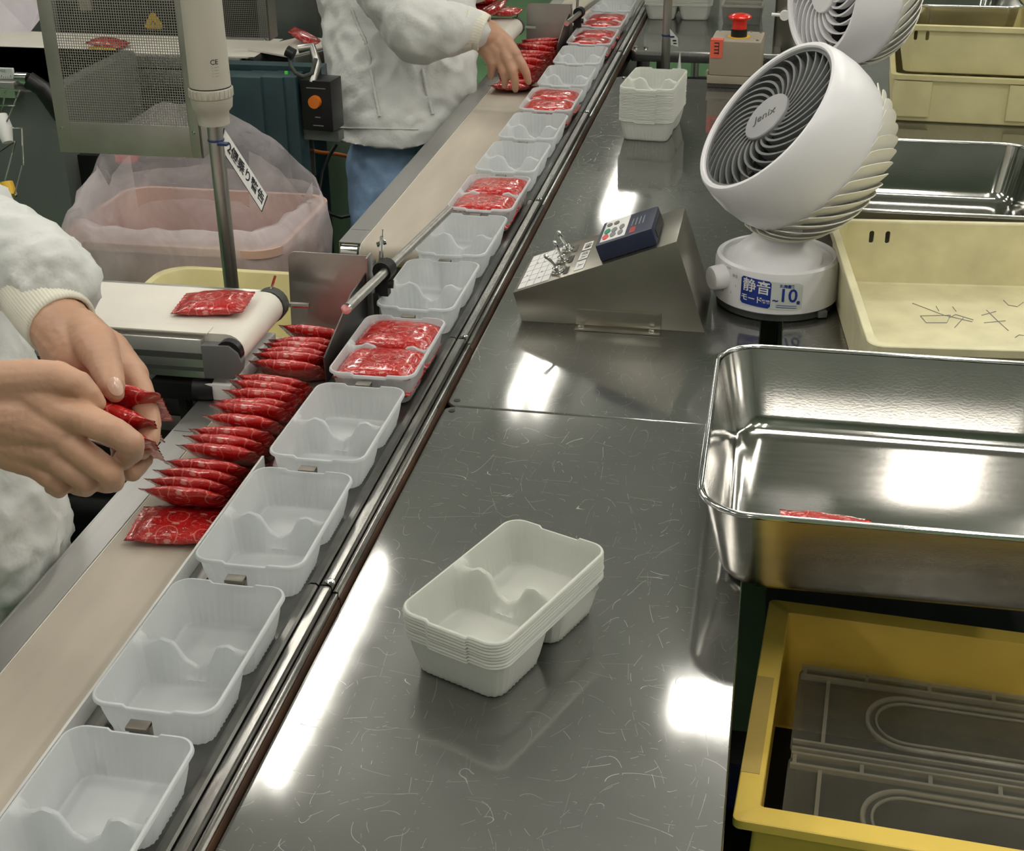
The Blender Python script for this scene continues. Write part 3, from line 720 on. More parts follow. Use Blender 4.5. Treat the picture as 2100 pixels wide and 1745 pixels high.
for i, (s, y, lean) in enumerate(((.064, .026, (-.35, -.15)), (.064, .072, (-.05, -.05)), (.064, .118, (-.12, -.10)))):
    b = SL(s, y); tgt = thing  # toggle switch parts
    T = frame(b, E, (0, 1, 0))
    mb = MB(); mb.lathe([(.0105, .0003), (.0105, .0018), (.0085, .0022), (.0085, .004), (.0062, .0045), (.006, .009), (.004, .010)], 18, T); bs = mb.build('switch_base', M_CHROME, cb, smooth=30)
    d = (N + E*lean[0] + Vector((0, lean[1], 0))).normalized(); p0 = b+N*.0095
    mb = MB(); mb.tube([p0, p0+d*.012, p0+d*.022, p0+d*.024], [.0018, .0026, .0032, .0016], 12); mb.build('switch_lever', M_CHROME, bs, smooth=50)
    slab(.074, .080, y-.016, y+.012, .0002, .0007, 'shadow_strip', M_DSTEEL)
for i, (y0, y1) in enumerate(((.010, .045), (.052, .084), (.092, .124))):
    l = slab(.090, .104, y0, y1, .0002, .0008, 'switch_label', M_PAPER)
    text('自動' if i == 2 else '切 入' if i == 1 else '入', .011 if i else .010, M_INK, l, frame(SL(.097, (y0+y1)/2, .0010), (0, -1, 0), E), align='CENTER')
hg = MB(); hg.bb(.090, .208, -.004, 0, -.0, .0245).bb(.090, .208, -.022, -.004, .0002, .0022); hg = hg.build('hinge_bracket', M_STEELB, cb, bevel=.0006)
for x in (.098, .196):
    MB().lathe([(.0048, .0022), (.0044, .0042), (.0015, .0050)], 14).build('screw', M_CHROME, hg, loc=(x, -.013, 0), smooth=30)

# ================================================================== fans
def wrap(me, R, a0, z0, shear=0.0):
    for v in me.vertices:
        a = a0+v.co.x/R; rr = R+v.co.z; v.co = Vector((rr*cos(a), rr*sin(a), z0+v.co.y+shear*v.co.x))
def fan(base, head, nrm, blade_m, rear_m, label, base_rot, detail=True, upv=(0, 0, 1)):
    t = thing('desk_fan', label, 'fan', base)
    B = Vector(base); Hc = Vector(head)-B; n = Vector(nrm).normalized()
    # base
    MB().lathe([(.080, 0), (.084, .001), (.084, .010), (.080, .012)], 48).build('foot_ring', M_DGREY, t, smooth=30)
    MB().lathe([(.084, .010), (.0885, .013), (.0880, .064), (.0862, .0705), (.0815, .0730), (.0785, .0715), (.0775, .066), (.05, .064), (.02, .064)], 56, None).build('base', M_WHITE, t, smooth=40)
    mb = MB(); d = (Hc-Vector((0, 0, .075)))
    mb.loft([rrect(.128, .118, .055, .064), rrect(.122, .110, .05, .076), rrect(.096, .092, .044, .088), rrect(.07, .07, .034, .100), rrect(.05, .06, .024, .118)]); mb.build('neck', M_WHITE, t, smooth=40)
    # head frame: local z = facing direction
    xx = Vector(upv).cross(n).normalized(); F = frame(Hc, xx, n.cross(xx))
    def hp(name, mb, m, rot=0.0, parent=None, smooth=40, me=None):
        o = mb.build(name, m, parent or t, smooth=smooth) if me is None else put(name, me, m, parent or t)
        o.matrix_local = F @ Matrix.Rotation(rot, 4, 'Z') if parent is None else Matrix.Rotation(rot, 4, 'Z'); return o
    sh = hp('head_shell', MB().lathe([(.1125, .040), (.1130, .0515), (.1150, .0535), (.1195, .0535), (.1225, .050), (.1275, .030), (.1300, .005), (.1285, -.020), (.1235, -.042), (.1210, -.046), (.1180, -.045), (.1240, -.020), (.1255, .005), (.1230, .028), (.1140, .040)], 72, None, False, False), M_WHITE)
    gr = hp('grille_ring', MB().lathe([(.1128, .044), (.1128, .0485), (.1085, .0485), (.1085, .0400), (.1128, .0400)], 64, None, False, False), blade_m)
    hub = hp('hub_cap', MB().lathe([(.034, .038), (.0375, .040), (.0375, .0505), (.036, .052), (.020, .0530), (.004, .0532)], 48), M_HUB if blade_m is M_GREY else M_WHITE)
    mot = hp('motor_housing', MB().lathe([(.034, -.085), (.040, -.06), (.040, .038), (.034, .040)], 24), M_BLACK)
    back = hp('inner_baffle', MB().lathe([(.040, -.030), (.112, -.030), (.112, -.033), (.040, -.033)], 48, None, False, False), M_BLACK)  # black disc added so the inside of the head looks dark
    # fan wheel
    for k in range(5):
        L = []
        for i in range(7):
            r = .036+.070*i/6; w_ = .028+.035*i/6
            L.append([(r*cos(s_), r*sin(s_), -.004+.012*(j/6-.5)*2) for j, s_ in enumerate([(-w_/2+w_*j/6)/r for j in range(7)])])
        mb = MB(); mb.loft(L, False, False, closed=False); hp('fan_wheel_blade', mb, M_TAUPE, 2*pi*k/5+.5)
    # front grille blades
    nb = 30 if detail else 22
    path = []
    for i in range(13):
        s_ = i/12; r = .0365+(.1120-.0365)*s_; a = radians(54)*(s_**1.1)
        path.append((r, a))
    mb = MB(); L = []
    for i, (r, a) in enumerate(path):
        th = .0015+.0010*sin(pi*i/12); ta = th/r; zt = .0500-.003*abs(2*i/12-1)**2; zb = .036
        L.append([(r*cos(a-ta), r*sin(a-ta), zb), (r*cos(a+ta), r*sin(a+ta), zb), (r*cos(a+ta), r*sin(a+ta), zt), (r*cos(a-ta), r*sin(a-ta), zt)])
    mb.loft(L); b0 = hp('grille_blade', mb, blade_m, 0.0, smooth=30)
    for k in range(1, nb):
        o = b0.copy(); COL.objects.link(o); o.parent = t; o.matrix_local = F @ Matrix.Rotation(2*pi*k/nb, 4, 'Z')
    # rear louvres
    nr = 34
    mb = MB(); L = []
    for i in range(15):
        s_ = i/14; th = s_*pi/2*.97; r = .1235*cos(th)**.62+.006; z = -.040-.082*sin(th)**1.15; a = radians(46)*s_; wd = .034*(1-.6*s_); tk = .0009
        nx = Vector((cos(a), sin(a), 0)); tg = Vector((-sin(a), cos(a), 0)); zz = Vector((0, 0, 1))
        out = (nx*cos(th)+zz*-sin(th)); inn = (-out*.38 - tg*.92)*wd
        p = nx*r+zz*z; nn = inn.cross(Vector((0, 0, 1))).normalized()*tk
        side = out.cross(tg).normalized()
        q = inn.cross(side).normalized()*tk
        L.append([p-q, p+q, p+inn+q, p+inn-q])
    mb.loft(L); f0 = hp('rear_louvre', mb, rear_m, 0.0, smooth=30)
    for k in range(1, nr):
        o = f0.copy(); COL.objects.link(o); o.parent = t; o.matrix_local = F @ Matrix.Rotation(2*pi*k/nr, 4, 'Z')
    hp('rear_cap', MB().lathe([(.004, -.128), (.034, -.126), (.040, -.118), (.034, -.110)], 24), rear_m)
    hp('rear_ring', MB().lathe([(.118, -.043), (.1225, -.046), (.1215, -.050), (.116, -.048)], 56, None, False, False), rear_m)
    return t, F, hub
n1 = Vector((-.702, -.294, .649))
fan1, F1, hub1 = fan((.532, 1.317, .0005), (.5365, 1.319, .238), n1, M_GREY, M_IVORY, 'white desk fan with dark grey spiral grille tilted upward beside the control box', 0)
# lettering on the hub
tx = text('Jenix', .0195, M_DGREY, None, Matrix.Identity(4), 'hub_lettering')
tx.parent = hub1
tx.matrix_parent_inverse = Matrix.Identity(4)
# orient the word level in the picture: right direction of the reader, flattened on the hub
Fi = F1.to_3x3().inverted(); rd = Fi @ CAM_R.copy(); up_ = Fi @ (CAM_U*1.0); rd.z = 0; rd.normalize(); rd = Matrix.Rotation(radians(-20), 3, 'Z') @ rd
tx.matrix_local = Matrix.Translation((0, 0, .0534)) @ frame((0, 0, 0), rd, Vector((0, 0, 1)).cross(rd))
# base label and knob
RB = .0887
def patch(w_, h_, a0, z0, m, name, parent, off=.0003, r=.003, sh=-.06):
    pl = rrect(w_, h_, r, 0, 4); pl = [(x, y) for x, y, _ in pl]
    bm = bmesh.new()
    nx = 14
    vs = []; mb = MB()
    cols = []
    for i in range(nx+1):
        x = -w_/2+w_*i/nx; e = max(0, abs(x)-(w_/2-r)); hh = h_/2-(r-math.sqrt(max(0, r*r-e*e)))
        cols.append([(x, -hh, off), (x, hh, off)])
    bm.free()
    me = bpy.data.meshes.new(name); vs = [p for c in cols for p in c]; me.from_pydata(vs, [], [(2*i, 2*i+2, 2*i+3, 2*i+1) for i in range(nx)]); wrap(me, RB, a0, z0, sh); me.polygons.foreach_set('use_smooth', [True]*len(me.polygons))
    return put(name, me, m, parent)
def wtext(s, size, m, parent, a, z, off=.0006, bold=0, sh=-.06, xo=0.0):
    o = text(s, size, m, parent, Matrix.Translation((xo, 0, off)), 'label_lettering', bold)
    wrap(o.data, RB, a, z, sh); return o
aL = radians(266); zL = .041
lab = patch(.088, .040, aL, zL, M_PAPER2, 'base_label', fan1)
blu = patch(.044, .040, aL-.022/RB, zL+.0013, M_INKB, 'label_blue_field', lab, .0005)
wtext('静音', .0205, M_PAPER, lab, aL-.021/RB, zL+.0075+.0013, .0008, .0002)
wtext('モード', .0108, M_PAPER, lab, aL-.027/RB, zL-.0105+.0015, .0008, .0002)
wtext('搭載', .0058, M_PAPER, lab, aL-.0065/RB, zL-.0105, .0008, .0001)
wtext('10', .027, M_INKB, lab, aL+.0235/RB, zL+.001-.0015, .0007, .0004)
wtext('~', .013, M_INKB, lab, aL+.0065/RB, zL-.007, .0007, .0004)
wtext('畳', .0055, M_INKB, lab, aL+.0385/RB, zL-.009-.002, .0007, .0002)
wtext('適用畳数', .0052, M_INKB, lab, aL+.022/RB, zL+.0145-.001, .0007, .0002)
for z_ in (-.0135, -.0165): patch(.030, .0009, aL+.0225/RB, zL+z_-.0012, M_INKB, 'label_small_print', lab, .0007, .0003)
aK = radians(212)
kd = Vector((cos(aK), sin(aK), 0)); T = frame(kd*RB+Vector((0, 0, .040)), Vector((0, 0, 1)), Vector((0, 0, 1)).cross(kd)*-1)
T = frame(kd*(RB-.003)+Vector((0, 0, .049)), kd.cross(Vector((0, 0, 1))), Vector((0, 0, 1)))
zax = (T.to_3x3() @ Vector((0, 0, 1)))
if zax.dot(kd) < 0: T = frame(kd*(RB-.003)+Vector((0, 0, .049)), -kd.cross(Vector((0, 0, 1))), Vector((0, 0, 1)))
MB().lathe([(.0175, 0), (.0175, .012), (.0165, .020), (.0150, .0215), (.002, .0218)], 28, T).build('knob', M_WHITE, fan1, smooth=35)
for s_, da, dz in (('OFF', .015, .022), ('静音', .028, .012), ('1', .030, -.006), ('2', .022, -.020), ('3', .004, -.024), ('・', -.012, .020)):
    wtext(s_, .0048, M_INKG, fan1, aK+da/RB, .049+dz*.8, .0004, 0, 0)
foot = MB().box((.066, -.056, .006), (.014, .012, .010), rz=.3).build('rubber_foot', M_GREY, fan1, bevel=.002)

n2 = Vector((-.86, -.50, .12))
fan((.655, 2.16, .0005), (.627, 2.16, .290), n2, M_WHITE, M_IVORY, 'white desk fan with white grille standing behind the tilted fan, cut by the top edge', 0, False)

# ================================================================== steel pans
def pan(x0, x1, y0, y1, H, z, label, r=.050, name='steel_pan', rz=0):
    t = thing(name, label, 'pan', ((x0+x1)/2, (y0+y1)/2, z), rz)
    W, L = x1-x0, y1-y0; n = 10; k = .026
    pr = []
    def ring(ins, zz, rr): return rrect(W-2*ins, L-2*ins, rr, zz, n)
    outer = [ring(k+.016, .0, r*.62), ring(k+.006, .0015, r*.7), ring(k+.001, .008, r*.76), ring(k-.003, .018, r*.8), ring(.008, H-.012, r*.95), ring(.0055, H-.004, r)]
    inner = [ring(.0065, H-.004, r), ring(.0092, H-.014, r*.95), ring(k-.0015, .020, r*.8), ring(k+.0028, .0105, r*.76), ring(k+.008, .0045, r*.7), ring(k+.018, .0025, r*.6), ring(k+.024, .0025, r*.55), ring(k+.034, .0025, r*.5)]
    MB().loft(outer, True, False).build('outer_wall', M_PANO, t, smooth=60)
    MB().loft(inner, False, True).build('inner_wall', M_PAN, t, smooth=60)
    c = rrect(W-.006, L-.006, r, H-.003, n); mb = MB(); loops = []
    N_ = len(c)
    for i in range(N_):
        p = Vector(c[i]); a_ = Vector(c[i-1]); b_ = Vector(c[(i+1) % N_]); d = (b_-a_).normalized(); o_ = d.cross(Vector((0, 0, 1)))
        loops.append([tuple(p+o_*(.0032*cos(q))+Vector((0, 0, .0032*sin(q)))) for q in [2*pi*s/8 for s in range(8)]])
    loops.append(loops[0]); mb.loft(loops, False, False); mb.build('rolled_rim', M_CHROME, t, smooth=60)
    return t
pan(.466, .930, .521, .921, .100, .0005, 'big polished steel pan on the edge of the worktop with a sachet in it')
pan(.500, .950, 1.452, 1.862, .100, .0005, 'polished steel pan half hidden behind the tilted fan')
pan(.772, .992, 2.405, 2.78, .128, .1032, 'small steel pan standing in the upper cream crate at the far right', .035)
sachet(.596, .640, .0150, 'red sachet lying in the big steel pan against its front wall', None, radians(9), radians(3), radians(4), 3)

# ================================================================== crates
def crate(cx, cy, z, W, L, H, rz, label, m, slots=(), r=.018, wall=.0035, rim=.010, taper=.010, grp=None, name='plastic_crate', floor=True):
    t = thing(name, label, 'crate', (cx, cy, z), radians(rz), grp)
    def ring(i, zz, rr): return rrect(W-2*i, L-2*i, max(.004, rr), zz, 6)
    body = MB().loft([ring(taper+.004, 0, r-.004), ring(taper, .003, r), ring(rim*.7, H-.012, r), ring(rim*.7, H-.010, r), ring(0, H-.010, r+.003), ring(0, H-.001, r+.003), ring(.001, H, r+.003), ring(rim*.7+wall, H, r-.001), ring(rim*.7+wall+.001, H-.002, r-.001), ring(taper+wall, .005, r-.004), ring(taper+wall+.003, .0035, r-.006)]).build('body', m, t, smooth=40)
    for (sx, sz, side) in slots:
        mb = MB(); poly = [(sx+.0036*cos(a), sz+(.0062 if sin(a) >= 0 else -.0062)+.0036*sin(a)) for a in [2*pi*q/16 for q in range(16)]]
        yy = side*(L/2-taper*.6-.004)
        mb.loft([[(a_, yy-.030, b_) for a_, b_ in poly], [(a_, yy+.030, b_) for a_, b_ in poly]])
        c_ = mb.build('cutter', None, t, smooth=20); md = body.modifiers.new('b', 'BOOLEAN'); md.operation = 'DIFFERENCE'; md.object = c_; md.solver = 'EXACT'
        me = bpy.data.meshes.new_from_object(body.evaluated_get(bpy.context.evaluated_depsgraph_get()))
        body.modifiers.clear(); me.polygons.foreach_set('use_smooth', [False]*len(me.polygons)); body.data = me; bpy.data.objects.remove(c_)
    return t
cr1 = crate(.822, 1.190, .0005, .405, .47, .098, 5.0, 'cream crate with pencilled marks on its floor behind the big steel pan', M_CREAM2, [(-.138, .074, 1), (-.115, .074, 1), (.115, .074, 1), (.138, .074, 1)])
cr2 = crate(.900, 2.585, .0005, .30, .46, .098, -2.5, 'lower cream crate of the pair at the far right', M_CREAM, [(-.112, .060, -1), (-.088, .060, -1), (.1, .060, -1)])
cr3 = crate(.905, 2.590, .0988, .285, .45, .098, -2.0, 'upper cream crate of the pair at the far right', M_CREAM, [(-.116, .076, -1), (-.093, .076, -1), (.098, .076, -1), (.12, .076, -1)])
for x0_, x1_ in ((-.142, -.065), (.085, .142)):
    MB().bb(x0_, x1_, -.2285, -.2195, .012, .086).build('wall_panel', M_CREAM, cr2, bevel=.003)
# pencilled marks on the crate floor, measured on the floor plane
ink = MB(); inv = Matrix.Translation((.822, 1.190, .0005)) @ Matrix.Rotation(radians(5), 4, 'Z'); inv = inv.inverted()
for st in ([(1175, 1550), (1345, 1615)], [(1295, 1565), (1310, 1590)], [(1380, 1568), (1398, 1592)], [(1215, 1615), (1245, 1650), (1350, 1650), (1370, 1612), (1215, 1615)], [(1340, 1612), (1480, 1645), (1485, 1635), (1395, 1608), (1360, 1625)], [(1435, 1625), (1390, 1675)], [(1528, 1612), (1602, 1592)], [(1540, 1650), (1650, 1640)], [(1553, 1585), (1610, 1640), (1665, 1690)], [(1640, 1535), (1665, 1560), (1710, 1568), (1742, 1545)], [(1700, 1725), (1720, 1712), (1744, 1715)]):
    pts = [inv @ onz(1400+a_/2.493, b_/2.493, .0044) for a_, b_ in st]
    ink.tube([(p.x, p.y, .0040) for p in pts], .00055, 4)
ink.build('pencil_marks', M_INKG, cr1)

# yellow crate low on the right, with two clear lidded containers
yc = crate(.814, .520, -.285, .56, .36, .165, -4.0, 'bright yellow crate holding clear containers at the bottom right', M_YEL, (), .004, .004, .026, .012)
MB().bb(-.26, .26, -.160, .160, .0042, .0052).build('dark_mat', M_BLACKM, yc)  # black sheet added to darken the crate floor
MB().bb(-.2795, -.262, -.115, .035, .1652, .1656).build('tape_patch', M_YTAPE, yc)
dl = thing('dolly', 'black dolly under the yellow crate', 'cart', (.80, .50, ZF))
MB().bb(-.283, .28, -.33, .19, .53, .5645).build('platform', M_BLACKM, dl)  # widened in black to keep the gap beside the worktop dark
for sx, sy in ((-.24, -.17), (.25, -.17), (-.24, .17), (.25, .17)): MB().bb(sx-.015, sx+.015, sy-.015, sy+.015, 0, .53).build('post', M_BLACKM, dl)
MB().bb(-.282, -.262, .06, .09, .5646, .60).build('blue_clip', M_INKB, dl)
Rz = Matrix.Rotation(radians(-4), 4, 'Z')
def container(lx, ly, W, L, label):
    c_ = Vector((.814, .520, -.2795)) + Rz @ Vector((lx, ly, 0))
    t = thing('clear_container', label, 'container', c_, radians(-4), 'clear containers in the yellow crate')
    H = .094
    MB().loft([rrect(W-.02, L-.02, .012, 0), rrect(W-.012, L-.012, .012, H-.004), rrect(W, L, .010, H-.003), rrect(W, L, .010, H)]).build('body', M_CLEAR, t, smooth=40)
    MB().bb(-W/2+.002, W/2-.002, L/2-.020, L/2-.0165, H, H+.006).bb(-W/2+.002, W/2-.002, L/2-.004, L/2-.001, H, H+.007).bb(-W/2+.002, W/2-.002, -L/2+.001, -L/2+.004, H, H+.005).bb(-W/2+.002, W/2-.002, -L/2+.014, -L/2+.017, H, H+.004).build('edge_rail', M_CLEARR, t)
    x = -W/2+.004
    while x < W/2-.02:
        MB().bb(x, x+.004, L/2-.0165, L/2-.004, H, H+.006).build('rib', M_CLEARR, t); x += .066
    MB().bb(-W/2+.030, -W/2+.034, -L/2+.017, L/2-.020, H, H+.004).build('cross_rib', M_CLEARR, t)
    for a_, b_, nm in ((0, .0030, 'oval_ridge'), (.009, .0018, 'inner_oval_ridge')):
        W_, L_ = W-.10-2*a_, L-.060-2*a_; c2 = rrect(W_, L_, L_/2-.001, H+.001, 10, .025, 0); c2.append(c2[0]); mb = MB(); mb.tube(c2, b_, 6, caps=False); mb.build(nm, M_CLEARR, t, smooth=60)
    return t
container(.0, .077, .478, .144, 'clear lidded container with oval ridge at the back of the yellow crate')
container(.0, -.073, .478, .144, 'clear lidded container with oval ridge at the front of the yellow crate')
# ================================================================== emergency stop box, poles, far right things
def ony(px, py, y):
    d = CAM_F + CAM_R*((px-1050)/FPX) - CAM_U*((py-872.5)/FPX)
    return CAM_C + d*((y-CAM_C.y)/d.y)
def vz(x, y, py):       # height on the vertical line through (x, y) seen at picture row py
    k = (872.5-py)/FPX; dx, dy = x-CAM_C.x, y-CAM_C.y
    a = dx*CAM_U.x+dy*CAM_U.y; b = dx*CAM_F.x+dy*CAM_F.y
    return CAM_C.z + (k*b-a)/(CAM_U.z-k*CAM_F.z)
es = thing('emergency_stop_box', 'taupe enclosure with a red mushroom emergency stop button at the far edge of the worktop', 'switch box', (.417, 2.672, .0005), radians(-3))
MB().bb(-.060, .060, -.062, .066, .008, .026).build('lower_shell', M_TAUPE, es, bevel=.003)
MB().bb(-.057, .057, -.059, .063, .026, .104).build('upper_shell', M_TAUPE, es, bevel=.005)
MB().bb(-.063, -.058, -.05, -.03, .022, .034).build('latch', M_TAUPE, es, bevel=.001)
MB().bb(-.058, .058, -.0625, .064, 0, .008).build('foot_plate', M_DSTEEL, es)
MB().lathe([(.026, .104), (.026, .1052), (.010, .1053)], 24).build('yellow_ring', M_BYEL, es, loc=(.002, -.005, 0))
MB().lathe([(.0185, .105), (.0185, .122), (.012, .123)], 24).build('collar', M_BLACK, es, loc=(.002, -.005, 0), smooth=30)
MB().lathe([(.0165, .122), (.0165, .137), (.0165, .142), (.026, .1455), (.0265, .149), (.022, .153), (.010, .1555), (.002, .156)], 28).build('button', M_BRED, es, loc=(.002, -.005, 0), smooth=50)
for x, y in ((.047, .045), (.047, -.045), (.025, .050), (-.047, .05)): MB().lathe([(.004, .104), (.0035, .1062), (.001, .1065)], 10).build('screw', M_CHROME, es, loc=(x, y, 0))
tg = MB().bb(-.056, -.028, -.0610, -.0596, .066, .1055).bb(-.056, -.028, -.0610, -.035, .1042, .1056).build('red_tape', M_TAGR, es)
for k in range(4): MB().bb(-.047, -.037, -.0616, -.0611, .098-k*.0075, .1005-k*.0075).build('printed_stroke', M_INK, tg)
MB().bb(-.0375, -.0360, -.0616, -.0611, .074, .100).build('printed_stroke', M_INK, tg)

px_, py_ = .2425, 2.82
po = thing('signal_pole', 'slim steel pole with a small paper tag rising from the dark gap on the right', 'pole', (px_, py_, -.12))
mb = MB(); mb.tube([(0, 0, 0), (0, 0, 1.0)], .0105, 20); mb.build('tube', M_STEEL, po, smooth=40)
zt = vz(px_, py_, 72)+.12
mb = MB(); mb.tube([(0, 0, zt-.002), (0, 0, zt+.002)], .0118, 16); mb.bb(.010, .020, -.014, -.006, zt-.003, zt+.001); mb.build('cable_tie', M_TIE, po)
tagp = MB().loft([[(.008, -.012, zt+.018), (.028, -.012, zt-.004), (.030, -.012, zt-.024), (.012, -.012, zt-.020)], [(.008, -.0126, zt+.018), (.028, -.0126, zt-.004), (.030, -.0126, zt-.024), (.012, -.0126, zt-.020)]]).build('paper_tag', M_PAPER2, po)
MB().bb(.016, .025, -.0132, -.0127, zt-.012, zt-.008).bb(.018, .026, -.0132, -.0127, zt-.018, zt-.015).build('printed_stroke', M_INK, tagp)
mb = MB(); q = Vector((px_+.036, py_-.03, vz(px_+.036, py_-.03, 142))); mb.tube([q, (q.x, q.y, vz(q.x, q.y, 108))], [.0045, .0006], 10); o = mb.build('white_cone', M_PAPER, smooth=50); tag(o, 'thin white pointed nozzle standing just behind the far tray stack', 'nozzle')

cab = thing('steel_column', 'brown-tinted steel cabinet column with a white latch knob behind the desk fans', 'cabinet', (.548, 3.22, 0))
MB().bb(-.052, .052, -.13, .16, -.85, .75).build('body', M_STEELB, cab, bevel=.003)
MB().bb(-.0545, -.0495, -.136, -.128, -.2, .75).build('corner_strip', M_DSTEEL, cab)
zz = vz(.512, 3.085, 30)
mb = MB(); mb.tube([(-.062, -.138, zz), (-.030, -.142, zz)], .0045, 10); mb.tube([(-.030, -.134, zz), (-.030, -.152, zz)], .012, 16); mb.build('latch_knob', M_PAPER, cab, smooth=40)
o = thing('clear_lidded_box', 'small clear plastic box on the farthest worktop behind the emergency stop', 'container', (.405, 3.42, .0005), radians(-2))
MB().loft([rrect(.10, .12, .01, 0), rrect(.112, .13, .01, .045)]).build('body', M_CLEAR, o, smooth=40)
for x in (-.054, .054): MB().bb(x-.003, x+.003, -.066, .066, .045, .050).build('rim_side', M_CLEARR, o)
for y in (-.063, .0, .063): MB().bb(-.051, .051, y-.003, y+.003, .045, .050).build('rim_bar', M_CLEARR, o)
o = thing('back_cabinet', 'grey-green cabinet with a dark band at the back beyond the farthest worktop', 'cabinet', (.85, 5.75, ZF))
MB().bb(-.60, .60, -.25, .25, 0, 1.45).build('body', M_WALL, o)
MB().bb(-.59, .59, -.253, -.25, .78, .90).build('dark_band', M_WALLB, o)

# ================================================================== signal tower pole on the left
ax, ay = at(455, 400, 2.0).x, at(455, 400, 2.0).y
Z = lambda py: vz(ax, ay, py)
sp = thing('signal_tower', 'warm grey signal tower on a steel pole with a hanging sign', 'signal tower', (ax, ay, ZF))
zb = -ZF
mb = MB(); mb.tube([(0, 0, 0), (0, 0, Z(235)+zb)], .0108, 24); mb.build('pole', M_STEEL, sp, smooth=40)
MB().lathe([(.05, 0), (.05, .012), (.02, .02), (.012, .03)], 24).build('pole_base', M_DSTEEL, sp, smooth=40)
prof = [(.0216, 253), (.0222, 228), (.0276, 219), (.0290, 200), (.0293, 198)]
MB().lathe([(r_, Z(q)+zb) for r_, q in prof], 36).build('lower_collar', M_CYL, sp, smooth=40)
MB().lathe([(.0293, Z(197.5)+zb), (.0300, Z(196)+zb), (.0300, Z(179)+zb), (.0293, Z(177.5)+zb)], 36).build('knurled_ring', M_CYL, sp, smooth=40)
MB().lathe([(.0288, Z(177.2)+zb), (.0288, Z(175.5)+zb)], 36).build('dark_joint', M_BLACK, sp)
MB().lathe([(.0284, Z(175.2)+zb), (.0277, Z(60)+zb), (.0275, Z(-300)+zb)], 40).build('tower_body', M_CYL, sp, smooth=40)
for k in range(26):
    a = 2*pi*k/26; mb = MB(); mb.box((.0302*cos(a), .0302*sin(a), (Z(196)+Z(179))/2+zb), (.0012, .0035, .0105), rz=a); mb.build('ring_rib', M_CYL, sp)
def on_tower(s, size, py, a_, m_=M_INKG, bold=0):
    o = text(s, size, m_, sp, Matrix.Identity(4), 'body_lettering', bold)
    for v in o.data.vertices:
        a = a_+.0+v.co.x/.0282; v.co = Vector((.0287*cos(a), .0287*sin(a), Z(py)+zb+v.co.y))
on_tower('CE', .0095, 120, radians(-50), M_INK)
for k in range(4):
    on_tower('- ----', .0055, 130+k*6, radians(-48))
MB().lathe([(.0112, Z(289)+zb), (.0118, Z(288)+zb), (.0118, Z(285)+zb), (.0112, Z(284)+zb)], 20).build('cable_tie', M_TIE, sp)
MB().bb(.010, .024, -.022, -.012, Z(290)+zb, Z(285)+zb).build('tie_lock', M_TIE, sp)
# hanging sign (photo corners of the plate)
c0, c1, c2, c3 = [at(*q) for q in ((459, 262, 1.970), (549, 402, 2.02), (537, 435, 2.015), (451, 302, 1.970))]
sg = thing('hanging_sign', 'white slanted sign plate hanging from the pole of the signal tower', 'sign', (c0+c2)/2)
ex = (c1-c0).normalized(); ey = (c0-c3); ey = (ey-ex*ey.dot(ex)).normalized(); ez = ex.cross(ey)
ctr = (c0+c2)/2; hw = .5*((c1-c0).length+(c2-c3).length)/2; 
loc = [p-ctr for p in (c0, c1, c2, c3)]
MB().loft([[p-ez*.0006 for p in loc], [p+ez*.0006 for p in loc]]).build('plate', M_INK, sg)
ins = [p*.0+(p*(.975 if i in (1, 2) else .975)) for i, p in enumerate(loc)]
m_ = sum(loc, Vector())/4
ins = [m_+(p-m_)*.0+(p-m_)-((p-m_).normalized()*.0022) for p in loc]
MB().loft([[p+ez*.0006 for p in ins], [p+ez*.0010 for p in ins]]).build('white_face', M_PAPER, sg)
eys = (c0-c3).normalized(); text('2個乗り警告', .0170, M_INK, sg, Matrix.Translation(ez*.0014+ex*.0065) @ Matrix((ex, eys, ez)).transposed().to_4x4(), bold=.0003)

# ================================================================== mesh guards
def guard(corner, w_, h_, yaw, strip, bot, pitch, label):
    t = thing('mesh_guard', label, 'machine guard', corner, yaw)
    MB().bb(0, strip, -.002, .002, 0, h_).build('left_stile', M_DULL, t, bevel=.0006)
    MB().bb(w_-strip*.8, w_, -.002, .002, 0, h_).build('right_stile', M_DULL, t, bevel=.0006)
    MB().bb(strip, w_-strip*.8, -.002, .002, 0, bot).build('bottom_rail', M_DULL, t, bevel=.0006)
    mb = MB(); x = strip
    while x < w_-strip*.8: mb.bb(x-.0005, x+.0005, -.0014, -.0004, bot, h_); x += pitch
    z = bot+pitch/2
    while z < h_: mb.bb(strip-.004, w_-strip*.8+.004, -.0004, .0006, z-.0005, z+.0005); z += pitch
    mb.build('wire_mesh', M_DULL, t, kind='stuff')
    for x in (.010, w_-.012): MB().lathe([(.0032, 0), (.003, .0015), (.001, .002)], 12, Matrix.Translation((x, -.002, bot*.82)) @ Matrix.Rotation(pi/2, 4, 'X')).build('screw', M_CHROME, t)
    MB().bb(w_-.002, w_, -.002, .055, 0, h_).build('return_edge', M_DULL, t)
    return t
g0 = ony(125, 311, 1.56); g1 = ony(417, 318, 1.56)
guard((g0.x, 1.56, g0.z), g1.x-g0.x, .55, radians(0), .024, .053, .0043, 'steel guard panel with a wire mesh window behind the signal tower')
g0 = onz(452, 76, .08)
guard((g0.x, g0.y, .075), .125, .4, radians(0), .004, .004, .0046, 'second wire mesh guard seen right of the signal tower')

